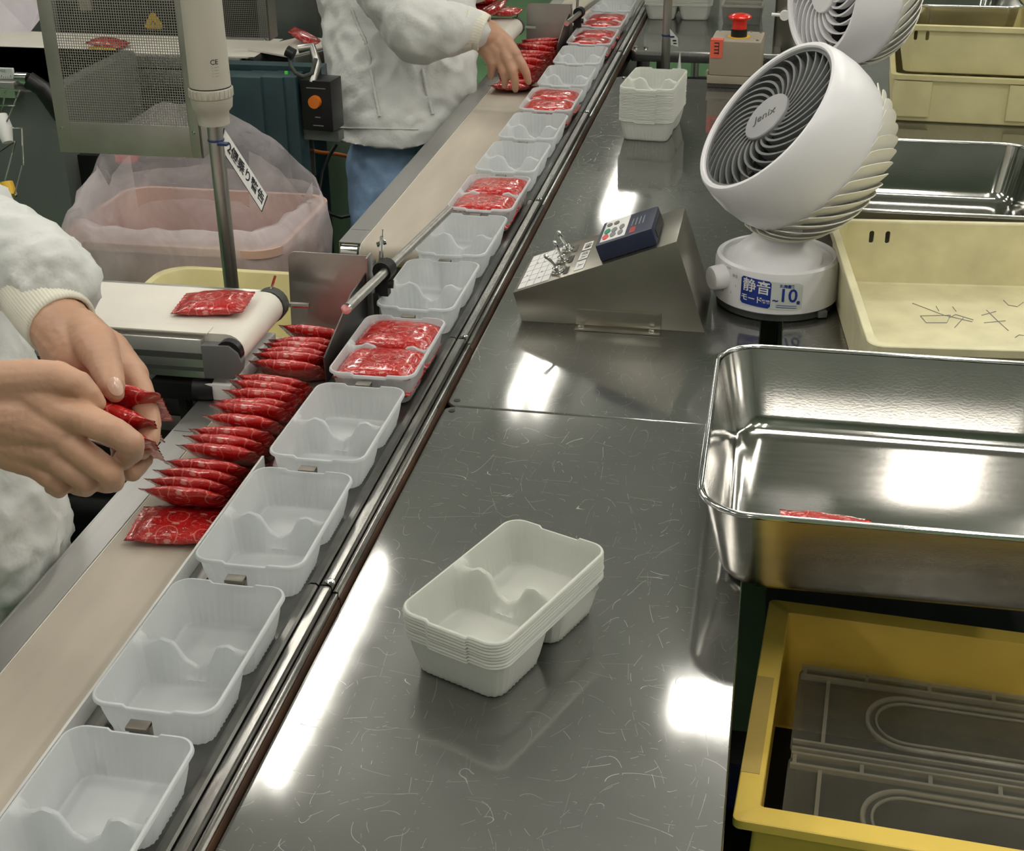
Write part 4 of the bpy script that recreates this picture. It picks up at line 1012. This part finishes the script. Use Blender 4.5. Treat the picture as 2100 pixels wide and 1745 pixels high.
# ================================================================== rear conveyor and machine
yn = onz(250, 108, .05).y; yf = onz(250, 70, .05).y
rc = thing('rear_conveyor', 'long white belt conveyor running behind the mesh guard', 'conveyor', (-1.2, (yn+yf)/2, .05))
h = (yf-yn)/2
xr = onz(548, 100, .05).x+1.2
MB().bb(-2.0, xr, -h, h, -.004, 0).build('belt', M_BELTW, rc)
MB().bb(-2.0, xr-.03, -h-.014, -h-.002, -.030, -.002).build('side_profile', M_ALU, rc, bevel=.002)
MB().bb(-2.0, xr-.03, -h-.018, -h-.010, -.075, -.034).build('lower_profile', M_STEEL, rc, bevel=.002)
MB().bb(-2.0, xr-.04, -h, h, -.05, -.006).build('belt_bed', M_DSTEEL, rc)
mb = MB(); mb.tube([(xr-.005, -h-.02, -.022), (xr-.005, h, -.022)], .022, 16); mb.build('end_roller', M_BLACK, rc, smooth=40)
mb = MB(); mb.tube([(xr-.055, -h-.075, -.04), (xr-.055, -h-.018, -.035)], .030, 16); mb.tube([(xr-.075, -h-.072, -.07), (xr-.03, -h-.060, -.09)], .022, 14); mb.build('motor', M_BLACK, rc, smooth=40)
for x in (-1.4, -.4, xr-.2): MB().bb(x-.03, x+.03, -h+.02, h-.02, -.90, -.05).build('support_leg', M_TEAL, rc)
p = onz(222, 88, .062); sachet(p.x, p.y, .062, 'red sachet on the rear conveyor seen through the wire mesh', None, 0, 0, .1, 0)
# dark housing over it with the warning triangle
hx = onz(40, 60, .05).x; hy = yf+.05
ho = thing('machine_housing', 'dark machine housing with a yellow warning triangle behind the rear conveyor', 'machine', (-1.0, hy+.25, 0))
MB().bb(-.9, .36, -.2, .4, -.85, .75).build('housing', M_GCAB, ho, bevel=.01)
MB().bb(-.35, .20, -.206, -.2, .02, .50).build('dark_door', M_BLACKM, ho, bevel=.004)
p = ony(315, 46, hy+.042)-Vector((-1.0, hy+.25, 0)); mb = MB()
tri = []
for k in range(3):
    a = pi/2+2*pi*k/3
    for d_ in (-.35, 0, .35): tri.append((p.x+.019*cos(a)+.008*cos(a+d_*2), p.z+.017*sin(a)+.008*sin(a+d_*2)))
mb.loft([[(a, -.206, b) for a, b in tri], [(a, -.210, b) for a, b in tri]]); s_ = mb.build('warning_triangle', M_BYEL, ho)
mb = MB(); mb.tube([(p.x-.006, -.2108, p.z-.004), (p.x, -.2108, p.z+.004), (p.x+.006, -.2108, p.z-.004)], .0012, 4); mb.build('warning_symbol', M_INK, s_)
p = ony(175, 12, hy+.04)-Vector((-1.0, hy+.25, 0)); MB().bb(p.x-.016, p.x+.016, -.212, -.206, p.z-.012, p.z+.02).build('tan_sticker', M_TAUPE, ho)
# bracket in yellow at the belt
p = onz(212, 103, .05); o = MB().loft([rrect(.07, .022, .006, 0), rrect(.07, .022, .006, .006)]).build('yellow_bracket', M_BYEL, None, loc=(p.x, p.y-.005, .0505), rz=-.12); tag(o, 'small yellow bracket at the edge of the rear conveyor under the red sachet', 'bracket')
# grey machine cabinet at the far left with its ruler rail and cover
ge = ony(150, 420, 2.02)
gc = thing('machine_cabinet', 'large grey machine cabinet at the left edge behind the left worker', 'machine', (ge.x-.6, 2.22, ZF))
ztop = vz(ge.x-.2, 2.02, 182)-ZF
MB().bb(-.60, .595, -.20, .20, 0, ztop).build('body', M_GCAB, gc, bevel=.006)
MB().bb(-.60, .598, -.203, -.2, ztop*.0, vz(ge.x-.1, 2.02, 262)-ZF).build('door_panel', M_GCAB, gc, bevel=.002)
zr = vz(ge.x-.15, 2.0, 150)-ZF
ru = MB().bb(-.60, .520, -.215, -.207, zr-.010, zr+.010).build('ruler', M_PAPER2, gc)
for k in range(60): MB().bb(.515-k*.004, .5156-k*.004, -.2156, -.215, zr-.009, zr-.009+(.006 if k % 5 == 0 else .003)).build('ruler_tick', M_INK, ru)
text('450', .008, M_INKG, ru, frame((.50, -.2158, zr+.005), (1, 0, 0), (0, 0, 1)), 'ruler_number')
text('440', .008, M_INKG, ru, frame((.455, -.2158, zr+.005), (1, 0, 0), (0, 0, 1)), 'ruler_number')
MB().bb(-.60, .53, -.235, -.150, zr-.045, zr-.013).build('ruler_rail', M_ALU, gc, bevel=.002)
mb = MB(); mb.tube([(.525, -.21, zr-.012), (.55, -.21, zr-.012)], .014, 16); mb.build('rail_end', M_CHROME, gc, smooth=40)
mb = MB(); mb.tube([(.55, -.21, zr-.012), (.575, -.205, zr-.03), (.60, -.19, zr-.09)], .018, 12); mb.build('rubber_hose', M_BLACK, gc, smooth=40)
MB().bb(-.60, .56, -.19, .2, ztop, zr-.05).build('upper_body', M_DSTEEL, gc)
cv = [at(-60, -60, 3.05), at(96, -30, 3.05), at(96, 22, 3.0), at(62, 66, 2.95), at(-60, 66, 2.95)]
o = MB().loft([cv, [p+Vector((0, .004, .002)) for p in cv]]).build('clear_hood', film('smoky_clear_panel', (.55, .50, .54), .62, .2, 5)); tag(o, 'smoky clear hood panel in the top left corner', 'machine hood')
# wire rack at the left edge
wr = thing('wire_rack', 'small wire rack with bottles hanging at the left edge of the machine cabinet', 'rack', (0, 0, 0))
rk = MB()
for a, b in (((-30, 178), (40, 186)), ((12, 182), (-8, 300)), ((40, 186), (14, 250)), ((30, 290), (-30, 330)), ((32, 290), (10, 372)), ((45, 340), (30, 400)), ((10, 370), (34, 402)), ((-10, 216), (30, 216)), ((-10, 262), (45, 262)), ((-20, 372), (12, 372)), ((-20, 404), (32, 404)), ((45, 262), (48, 340))): rk.tube([at(*a, 2.35), at(*b, 2.33)], .0014, 6)
c_ = at(10, 300, 2.34); o_ = [Vector(v)-c_ for v in rk.v]; rk.v = [tuple(v) for v in o_]; wr.location = c_; rk.build('wire_frame', M_CHROME, wr)
mb = MB(); mb.tube([at(2, 235, 2.34)-c_, at(8, 262, 2.34)-c_, at(16, 292, 2.34)-c_], [.010, .014, .009], 12); mb.build('white_bottle', M_PAPER, wr, smooth=50)
mb = MB(); mb.tube([at(12, 375, 2.34)-c_, at(20, 402, 2.34)-c_], [.012, .013], 12); mb.build('yellow_bottle', M_BYEL, wr, smooth=50)

# small conveyor, controller and cables between the tower and the middle worker
a0 = onz(572, 106, .055); a1 = onz(665, 84, .055); dvec = (a1-a0); 
sc = thing('short_conveyor', 'short white conveyor carrying a red sachet left of the middle worker', 'conveyor', (a0+a1)/2, math.atan2(dvec.y, dvec.x))
Ls = dvec.length/2+.02
MB().bb(-Ls, Ls, -.05, .085, -.004, 0).build('belt', M_BELTW, sc)
MB().bb(-Ls+.01, Ls, -.064, -.052, -.052, -.004).build('side_profile', M_ALU, sc, bevel=.002)
MB().bb(-Ls+.01, Ls, -.052, .08, -.045, -.006).build('belt_bed', M_DSTEEL, sc)
MB().bb(-.02, .03, -.03, .03, -.905, -.045).build('support_leg', M_TEAL, sc)
p = onz(632, 78, .065); sachet(p.x, p.y, .0625, 'red sachet on the short conveyor left of the middle worker', None, 0, .05, .5, 4)
sn = thing('sensor', 'black sensor head on a bent arm in front of the short conveyor', 'sensor', at(594, 118, 2.95))
mb = MB(); mb.tube([at(588, 104, 2.95)-sn.location, at(603, 112, 2.95)-sn.location], .012, 12); mb.build('sensor_head', M_BLACK, sn, smooth=40)
mb = MB(); mb.tube([at(*q, 2.96)-sn.location for q in ((594, 112), (596, 135), (606, 150), (622, 157), (640, 150), (648, 120))], .0045, 8); mb.build('bent_arm', M_DGREY, sn, smooth=60)
mb = MB(); mb.tube([at(*q, 2.97)-sn.location for q in ((612, 100), (640, 96), (650, 130), (640, 170))], .010, 8); mb.build('bracket', M_STEEL, sn, smooth=60)
MB().box(at(587, 149, 2.94)-sn.location, (.006, .004, .006)).build('green_lamp', mat('lit_green', (.1, .9, .1), .4), sn)
for k, (u0, v0, u1, v1, wd) in enumerate([(470, 150, 480, 300, .05), (520, 150, 560, 340, .045), (560, 150, 600, 290, .03)]):
    A_ = at(u0, v0, 3.0); B_ = at(u1, v1, 3.0)
    o = MB().bb(-wd, wd, -.03, .03, ZF-A_.z, 0).build('machine_post', M_TEAL, None, loc=A_+Vector((.03, 0, 0)), bevel=.004)
    tag(o, ['dark teal machine post just right of the signal tower', 'dark teal machine post in the middle below the short conveyor', 'narrow dark teal machine post below the sensor arm'][k], 'post')
o = MB().bb(-.16, .14, -.02, .02, -.05, .03).build('cross_member', M_TEAL, None, loc=at(540, 158, 3.06)); tag(o, 'dark teal cross member under the short conveyor', 'beam')
ct = thing('speed_controller', 'black speed controller with an orange knob left of the middle worker', 'controller', at(658, 215, 3.0), radians(-6))
MB().bb(-.036, .034, -.02, .04, -.052, .056).build('case', M_BLACK, ct, bevel=.003)
mb = MB(); mb.lathe([(.0135, 0), (.013, .012), (.002, .0125)], 20, Matrix.Translation((-.002, -.020, .012)) @ Matrix.Rotation(pi/2, 4, 'X')); mb.build('orange_knob', M_ORANGE, ct, smooth=30)
for z_, w_ in ((.040, .022), (-.022, .006), (-.040, .012)): MB().bb(-w_, w_, -.0206, -.02, z_-.001, z_+.001).build('printed_line', M_INKG, ct)
MB().bb(-.105, .036, .0, .03, -.078, -.056).build('arm', M_GCAB, ct)
o = MB().bb(-.045, .045, -.003, .003, -.15, .02).build('splash_screen', M_CLEAR, None, loc=at(598, 222, 3.1)); tag(o, 'hazy clear panel hanging under the short conveyor', 'panel')
mb = MB(); pts = [at(*q, 3.25) for q in ((690, 296), (676, 318), (662, 352), (656, 388), (660, 418), (676, 438), (700, 446), (726, 440), (742, 428), (760, 420))]; c_ = pts[4].copy()
mb.tube([p-c_ for p in pts], .0045, 8); o = mb.build('black_cable', M_BLACK, None, loc=c_, smooth=60); tag(o, 'black cable looping above the green floor beside the blue trousers', 'cable')
mb = MB(); pts = [at(*q, 3.4) for q in ((636, 308), (660, 313), (690, 316), (720, 322))]; c_ = pts[1].copy(); mb.tube([p-c_ for p in pts], .005, 8); o = mb.build('orange_hose', M_ORANGE, None, loc=c_, smooth=60); tag(o, 'orange hose crossing behind the black cable', 'hose')

# ================================================================== lined tub and cream crate behind the near infeed
tb = thing('lined_tub', 'salmon tub lined with a crumpled clear plastic bag below the mesh guard', 'tub', (-.545, 1.775, -.42))
W_, L_, H_ = .43, .34, .34
MB().loft([rrect(W_-.08, L_-.08, .04, 0), rrect(W_-.02, L_-.02, .05, H_-.02), rrect(W_, L_, .055, H_-.015), rrect(W_, L_, .055, H_), rrect(W_-.02, L_-.02, .05, H_), rrect(W_-.09, L_-.09, .04, .01)]).build('tub_body', M_SALMON, tb, smooth=40)
def ringpt(a, off):   # rounded outline
    W2, L2 = W_/2+off, L_/2+off; e = 3.2
    c, s = cos(a), sin(a); r = (abs(c/W2)**e+abs(s/L2)**e)**(-1/e); return r*c, r*s
loops = []
for (off, z, amp, rise) in ((.012, .10, .020, 0), (.022, .17, .016, 0), (.020, .24, .014, 0), (.026, .30, .010, 0), (.018, .348, .010, .2), (.004, .372, .012, .7), (-.010, .370, .014, 1.0), (-.02, .345, .012, .72), (-.028, .28, .012, .35), (-.035, .19, .012, 0)):
    L = []
    for k in range(96):
        a = 2*pi*k/96; x, y = ringpt(a, off)
        back = max(0, sin(a-.35))**1.3
        p = Vector((x*7, y*7, z*9)); nn = noise.noise(p*2.2)*amp + noise.noise(p*6.3)*amp*.6
        sc_ = 1+nn/.2; L.append((x*sc_, y*sc_, z + rise*(.15*back) + noise.noise(p*3+Vector((5, 0, 0)))*amp*.8))
    loops.append(L)
bl = MB().loft(loops, False, False).build('bag_liner', M_FILM, tb, smooth=180); bl.data.materials.append(M_FILM2)
for f in bl.data.polygons:
    if f.center.y > .02 and f.center.z > .37: f.material_index = 1
MB().bb(-.26, .26, -.20, .20, -.02, -.001).bb(-.22, -.18, -.16, .16, -.43, -.02).bb(.18, .22, -.16, .16, -.43, -.02).build('tub_stand', M_DSTEEL, tb)
crate(-.305, 1.410, -.262, .45, .33, .160, 0, 'cream crate standing between the near infeed conveyor and the lined tub', M_CREAM, (), .05, .004, .014, .03)
o = MB().bb(-.20, .20, -.13, .14, -.5875, -.0005).build('crate_stand', M_BLACKM, None, loc=(-.305, 1.410, -.2620)); tag(o, 'dark stand under the cream crate by the tub', 'stand')
o = MB().bb(-.02, .02, -.015, .015, 0, .06).build('red_cap', M_BRED, None, loc=at(262, 330, 2.95)); tag(o, 'small red fitting in the dark below the mesh guard', 'fitting')
for k, (px0, py0, sx, sz, m__) in enumerate([(255, 400, .16, .25, M_BLACKM)]):
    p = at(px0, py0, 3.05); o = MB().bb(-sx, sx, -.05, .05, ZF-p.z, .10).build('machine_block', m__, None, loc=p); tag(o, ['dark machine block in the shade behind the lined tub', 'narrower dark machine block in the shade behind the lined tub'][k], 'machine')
# ================================================================== workers
def fold(amp, s, seed=0.0):
    off = Vector((seed, seed*1.3, seed*.7))
    def f(co):
        n = noise.noise(co*s+off); r = 1-abs(noise.noise(co*s*1.7+off*2))*2
        return amp*(.6*n + .5*(r-.6)) + amp*.25*noise.noise(co*s*4+off)
    return f
def A(*q): return at(*q)
def rings(spec, n=28):
    R = Vector((CAM_R.x, CAM_R.y, 0)).normalized(); Q = Vector((-R.y, R.x, 0)); out = []
    for px, py, d, rx, ry in spec:
        c = at(px, py, d); out.append([tuple(c+R*(rx*cos(2*pi*k/n))+Q*(ry*sin(2*pi*k/n))) for k in range(n)])
    return out
def local(o, root):   # put a mesh made in world coordinates under its root
    o.data.transform(Matrix.Translation(-root.location)); return o
def ribcuff(pts, rs, root, m=M_CUFF, ribs=64):
    pts = [Vector(p) for p in pts]; mb = MB(); loops = []; n = ribs*3; up = None
    P2 = []; R2 = []
    for i in range(len(pts)-1):
        for q in range(4): P2.append(pts[i].lerp(pts[i+1], q/4)); R2.append(rs[i]+(rs[i+1]-rs[i])*q/4)
    P2.append(pts[-1]); R2.append(rs[-1])
    for i, p in enumerate(P2):
        d = (P2[min(i+1, len(P2)-1)]-P2[max(i-1, 0)]).normalized()
        if up is None: up = d.orthogonal().normalized()
        up = (up-d*up.dot(d)).normalized(); b = d.cross(up)
        loops.append([p+(up*cos(a)+b*sin(a))*(R2[i]+.0006*cos(a*ribs)) for a in [2*pi*k/n for k in range(n)]])
    last = loops[-1]; c = P2[-1]; loops.append([c+(Vector(v)-c)*.90 for v in last]); back = c-(P2[-1]-P2[-2])*1.0
    loops.append([back+(Vector(v)-c)*.86 for v in last])
    mb.loft(loops, True, False); return local(mb.build('cuff', m, root, smooth=180), root)

# ---------------------------------------------------------------- left worker
lw = thing('person', 'worker in a white jacket at the left edge gathering red sachets with both hands', 'person', (-.50, .45, ZF))
jk = local(blob('jacket', [
    [(A(-330, 150, 1.50), .13), (A(-262, 640, 1.48), .150), (A(-215, 900, 1.46), .160), (A(-170, 1075, 1.44), .155)],
    [(A(-420, 600, 1.60), .15), (A(-380, 1050, 1.60), .16)],
    [(A(-230, 380, 1.45), .085), (A(-60, 500, 1.36), .060), (A(45, 545, 1.31), .050), (A(112, 572, 1.285), .043)],
    [(A(-500, 640, 1.30), .085), (A(-330, 800, 1.22), .062), (A(-190, 850, 1.18), .048)],
], M_JKT, lw, .0055, 4, (lambda f1, f2: (lambda co: f1(co)+f2(co)))(fold(.010, 17, 3.0), fold(.0035, 48, 7.0))), lw)
lg = local(blob('trousers', [[(A(-200, 1130, 1.46), .145), (Vector((-.42, .50, -.45)), .095), (Vector((-.44, .50, -.78)), .075)], [(A(-330, 1130, 1.58), .14), (Vector((-.62, .48, -.45)), .095), (Vector((-.64, .48, -.78)), .075)]], mat('dark_navy_cloth', (.010, .014, .025), .8), lw, .012, 3), lw)
for x in (-.43, -.63): MB().loft([rrect(.12, .26, .05, 0, 6, x+.5+.02, .04), rrect(.12, .26, .05, .04, 6, x+.5+.02, .04), rrect(.10, .14, .045, .10, 6, x+.5, .03)]).build('boot', M_PAPER, lw, smooth=50)
ribcuff([A(62, 585, 1.30), A(105, 640, 1.275), A(128, 668, 1.262)], [.034, .0332, .0320], lw)
ribcuff([A(-160, 850, 1.18), A(-90, 850, 1.165)], [.036, .034], lw)
D = 1.16
rh = local(blob('right_hand', [
    [(A(-150, 850, 1.18), .030), (A(-45, 850, 1.165), .031)],
    [(A(-45, 815, 1.165), .026), (A(60, 800, 1.15), .021), (A(128, 850, 1.14), .0165)],
    [(A(-45, 850, 1.165), .028), (A(60, 865, 1.15), .024), (A(135, 895, 1.14), .0165)],
    [(A(-45, 880, 1.17), .024), (A(50, 905, 1.16), .022), (A(115, 932, 1.145), .0155)],
    [(A(-45, 890, 1.175), .020), (A(30, 925, 1.165), .018), (A(78, 950, 1.155), .0135)],
    [(A(-20, 790, 1.155), .020), (A(60, 782, 1.145), .019), (A(118, 778, 1.138), .0155), (A(160, 788, 1.132), .0115), (A(180, 805, 1.134), .0098), (A(198, 826, 1.14), .0078)],
    [(A(128, 848, 1.138), .0145), (A(185, 864, 1.122), .0128), (A(238, 888, 1.112), .0118), (A(268, 908, 1.112), .0110), (A(270, 926, 1.124), .0100), (A(252, 944, 1.145), .0085)],
    [(A(132, 902, 1.14), .0142), (A(184, 940, 1.128), .0118), (A(226, 970, 1.124), .0108), (A(232, 986, 1.136), .0098), (A(214, 992, 1.155), .0082)],
    [(A(112, 938, 1.145), .0128), (A(150, 968, 1.136), .0105), (A(178, 986, 1.136), .0096), (A(176, 999, 1.15), .0084), (A(158, 998, 1.165), .0074)],
    [(A(76, 954, 1.155), .0118), (A(104, 980, 1.148), .0094), (A(124, 995, 1.149), .0084), (A(120, 1004, 1.16), .0074), (A(106, 1000, 1.17), .0064)],
], M_SKIN, lw, .0018, 3, fold(.0006, 60, 1.0)), lw)
lh = local(blob('left_hand', [
    [(A(105, 645, 1.272), .0285), (A(140, 690, 1.25), .0285), (A(172, 728, 1.235), .028)],
    [(A(150, 690, 1.25), .026), (A(215, 730, 1.235), .024), (A(262, 775, 1.225), .0190)],
    [(A(135, 715, 1.25), .024), (A(185, 770, 1.24), .024), (A(235, 810, 1.235), .019)],
    [(A(165, 680, 1.245), .021), (A(195, 706, 1.215), .0195), (A(212, 740, 1.195), .0150), (A(224, 770, 1.18), .0128), (A(231, 792, 1.170), .0108), (A(236, 806, 1.168), .0082)],
    [(A(258, 765, 1.225), .0155), (A(283, 795, 1.215), .0130), (A(296, 830, 1.205), .0115), (A(306, 868, 1.195), .0105), (A(304, 900, 1.185), .0098), (A(290, 925, 1.178), .0080)],
    [(A(252, 790, 1.235), .0150), (A(278, 840, 1.225), .0125), (A(292, 890, 1.212), .0112), (A(290, 940, 1.20), .0102), (A(272, 968, 1.19), .0085)],
    [(A(235, 815, 1.24), .0145), (A(262, 870, 1.232), .0118), (A(274, 925, 1.22), .0105), (A(262, 965, 1.205), .0090)],
    [(A(215, 825, 1.245), .0130), (A(240, 880, 1.24), .0102), (A(250, 930, 1.23), .0092), (A(240, 960, 1.215), .0080)],
], M_SKIN, lw, .0018, 4, fold(.0006, 60, 5.0)), lw)
# thumb nail
def snap(o, px, py, lift=.0):
    inv = o.matrix_world.inverted() if False else Matrix.Translation(-o.parent.location)
    d = (CAM_F + CAM_R*((px-1050)/FPX) - CAM_U*((py-872.5)/FPX)).normalized()
    ok, loc, nrm, _ = o.ray_cast(inv @ CAM_C, d)
    return (loc+nrm*lift, nrm) if ok else (None, None)
bpy.context.view_layer.update()
p, nn = snap(lh, 237, 791)
if p is not None:
    ax_ = Vector(A(243, 806, 1.17)-A(230, 776, 1.17)); T = frame(p-nn*.0008, ax_, nn.cross(ax_)); mb = MB()
    if (T.to_3x3() @ Vector((0, 0, 1))).dot(nn) < 0: T = frame(p-nn*.0008, ax_, -nn.cross(ax_))
    L = []
    for k in range(5):
        s_ = 1-k*.22; L.append([(.0078*s_*cos(a)*(1 if cos(a) < 0 else 1.15), .0062*s_*sin(a), .0022-.0016*(s_**2)*(1+.9*sin(a)**2)) for a in [2*pi*q/20 for q in range(20)]])
    mb.loft(L, True, True, T); mb.build('thumb_nail', M_NAIL, lh, smooth=60)
# the three sachets in the hands
rr = (CAM_R*1.0); 
def held(px, py, d, deg, roll, k, label):
    c = at(px, py, d)
    xax = (CAM_R*cos(radians(deg)) - CAM_U*sin(radians(deg))).normalized()
    view = (c-CAM_C).normalized(); yax = (view*cos(radians(roll)) + CAM_U*-sin(radians(roll))).normalized()
    o = bpy.data.objects.new('sachet', SACH[k]); COL.objects.link(o); F = frame((0, 0, 0), xax, yax); o.matrix_world = Matrix.Translation(c) @ F.to_3x3().to_4x4()
    tag(o, label, 'sachet', 'sachets in the hands')
held(232, 822, 1.212, 7, 20, 0, 'red sachet held on top between the thumb and the other hand')
held(220, 856, 1.196, 16, 14, 3, 'red sachet held in the middle of the three in the hands')
held(222, 888, 1.180, 20, 12, 4, 'red sachet held lowest of the three in the hands')

# ---------------------------------------------------------------- middle worker
mw = thing('person', 'worker in a white jacket and blue trousers reaching over the far sachet belt', 'person', (-.42, 2.42, ZF))
jk2 = local(blob('jacket', [
    ('l', rings([(830, -330, 3.30, .17, .12), (825, -120, 3.28, .195, .15), (815, 0, 3.25, .185, .15), (822, 110, 3.22, .178, .15), (828, 180, 3.20, .165, .14), (824, 225, 3.19, .152, .13), (818, 262, 3.19, .142, .128), (816, 276, 3.19, .142, .126)])),
    [(A(770, -150, 3.08), .080), (A(800, -40, 3.02), .086), (A(858, 55, 2.97), .077), (A(915, 58, 2.95), .060), (A(965, 58, 2.95), .045)],
    [(A(960, -160, 3.35), .075), (A(985, -40, 3.4), .05)],
], M_JKT, mw, .008, 5, fold(.013, 11, 9.0)), mw)
ribcuff([A(955, 58, 2.95), A(978, 62, 2.95), A(993, 68, 2.95)], [.046, .041, .0385], mw, M_CUFF, 40)
hip = A(812, 300, 3.2)
lg2 = local(blob('trousers', [[(hip+Vector((-.025, .02, -.05)), .100), (Vector((-.345, 2.36, -.45)), .085), (Vector((-.35, 2.40, -.78)), .07)], [(hip+Vector((.05, .10, -.05)), .095), (Vector((-.27, 2.56, -.45)), .08), (Vector((-.27, 2.56, -.78)), .07)]], M_BLUE, mw, .009, 4, fold(.010, 14, 4.0)), mw)
for x, y in ((-.34, 2.40), (-.26, 2.56)): MB().loft([rrect(.12, .26, .05, 0, 6, x+.42+.02, y-2.42), rrect(.12, .26, .05, .04, 6, x+.42+.02, y-2.42), rrect(.10, .14, .045, .10, 6, x+.42, y-2.42)]).build('boot', M_PAPER, mw, smooth=50)
bpy.context.view_layer.update()
for nm, pts in (('gathered_seam', [(722, 20), (735, 55), (750, 85), (757, 115), (762, 150), (768, 185), (774, 215), (780, 245)]), ('gathered_seam', [(866, 142), (870, 165), (875, 190), (882, 215), (888, 238)])):
    P = []
    for q in pts:
        p, nn = snap(jk2, *q, .001)
        if p is not None: P.append(p)
    if len(P) > 2:
        Q = []; R_ = []
        for i in range(len(P)-1):
            for s_ in range(6): Q.append(P[i].lerp(P[i+1], s_/6)); R_.append(.0028+.0020*(s_ % 2))
        mb = MB(); mb.tube(Q, R_, 8); mb.build(nm, M_JKT, mw, smooth=60)
P = []
for x in range(690, 860, 8):
    p, nn = snap(jk2, x, 262+ (x-690)*.02, .0008)
    if p is not None: P.append(p)
if len(P) > 2: mb = MB(); mb.tube(P, .0018, 6); mb.build('waistband_seam', M_JKT, mw, smooth=60)
d = 2.98
rh2 = local(blob('right_hand', [
    [(A(965, 60, 2.95), .030), (A(1003, 75, d), .030)],
    [(A(1003, 62, d), .022), (A(1035, 88, d), .019), (A(1056, 112, d-.01), .0145)],
    [(A(1003, 75, d), .026), (A(1030, 100, d), .020), (A(1042, 122, d-.01), .0140)],
    [(A(998, 85, d), .024), (A(1018, 108, d), .019), (A(1026, 126, d), .0130)],
    [(A(992, 90, d), .022), (A(1004, 112, d), .017), (A(1008, 128, d), .0120)],
    [(A(1056, 112, d-.01), .0125), (A(1070, 132, d-.01), .0108), (A(1079, 150, d), .0095), (A(1084, 168, d+.01), .0072)],
    [(A(1042, 122, d-.01), .0125), (A(1051, 145, d-.01), .0108), (A(1056, 166, d), .0095), (A(1057, 184, d+.01), .0070)],
    [(A(1026, 126, d), .0115), (A(1032, 146, d), .0100), (A(1036, 162, d+.01), .0088), (A(1035, 176, d+.02), .0068)],
    [(A(1008, 128, d), .0105), (A(1008, 144, d+.01), .0088), (A(1007, 158, d+.02), .0066)],
    [(A(1000, 85, d+.02), .018), (A(1024, 118, d+.045), .014), (A(1044, 146, d+.055), .0108), (A(1052, 162, d+.055), .0080)],
], M_SKIN, mw, .0028, 4), mw)
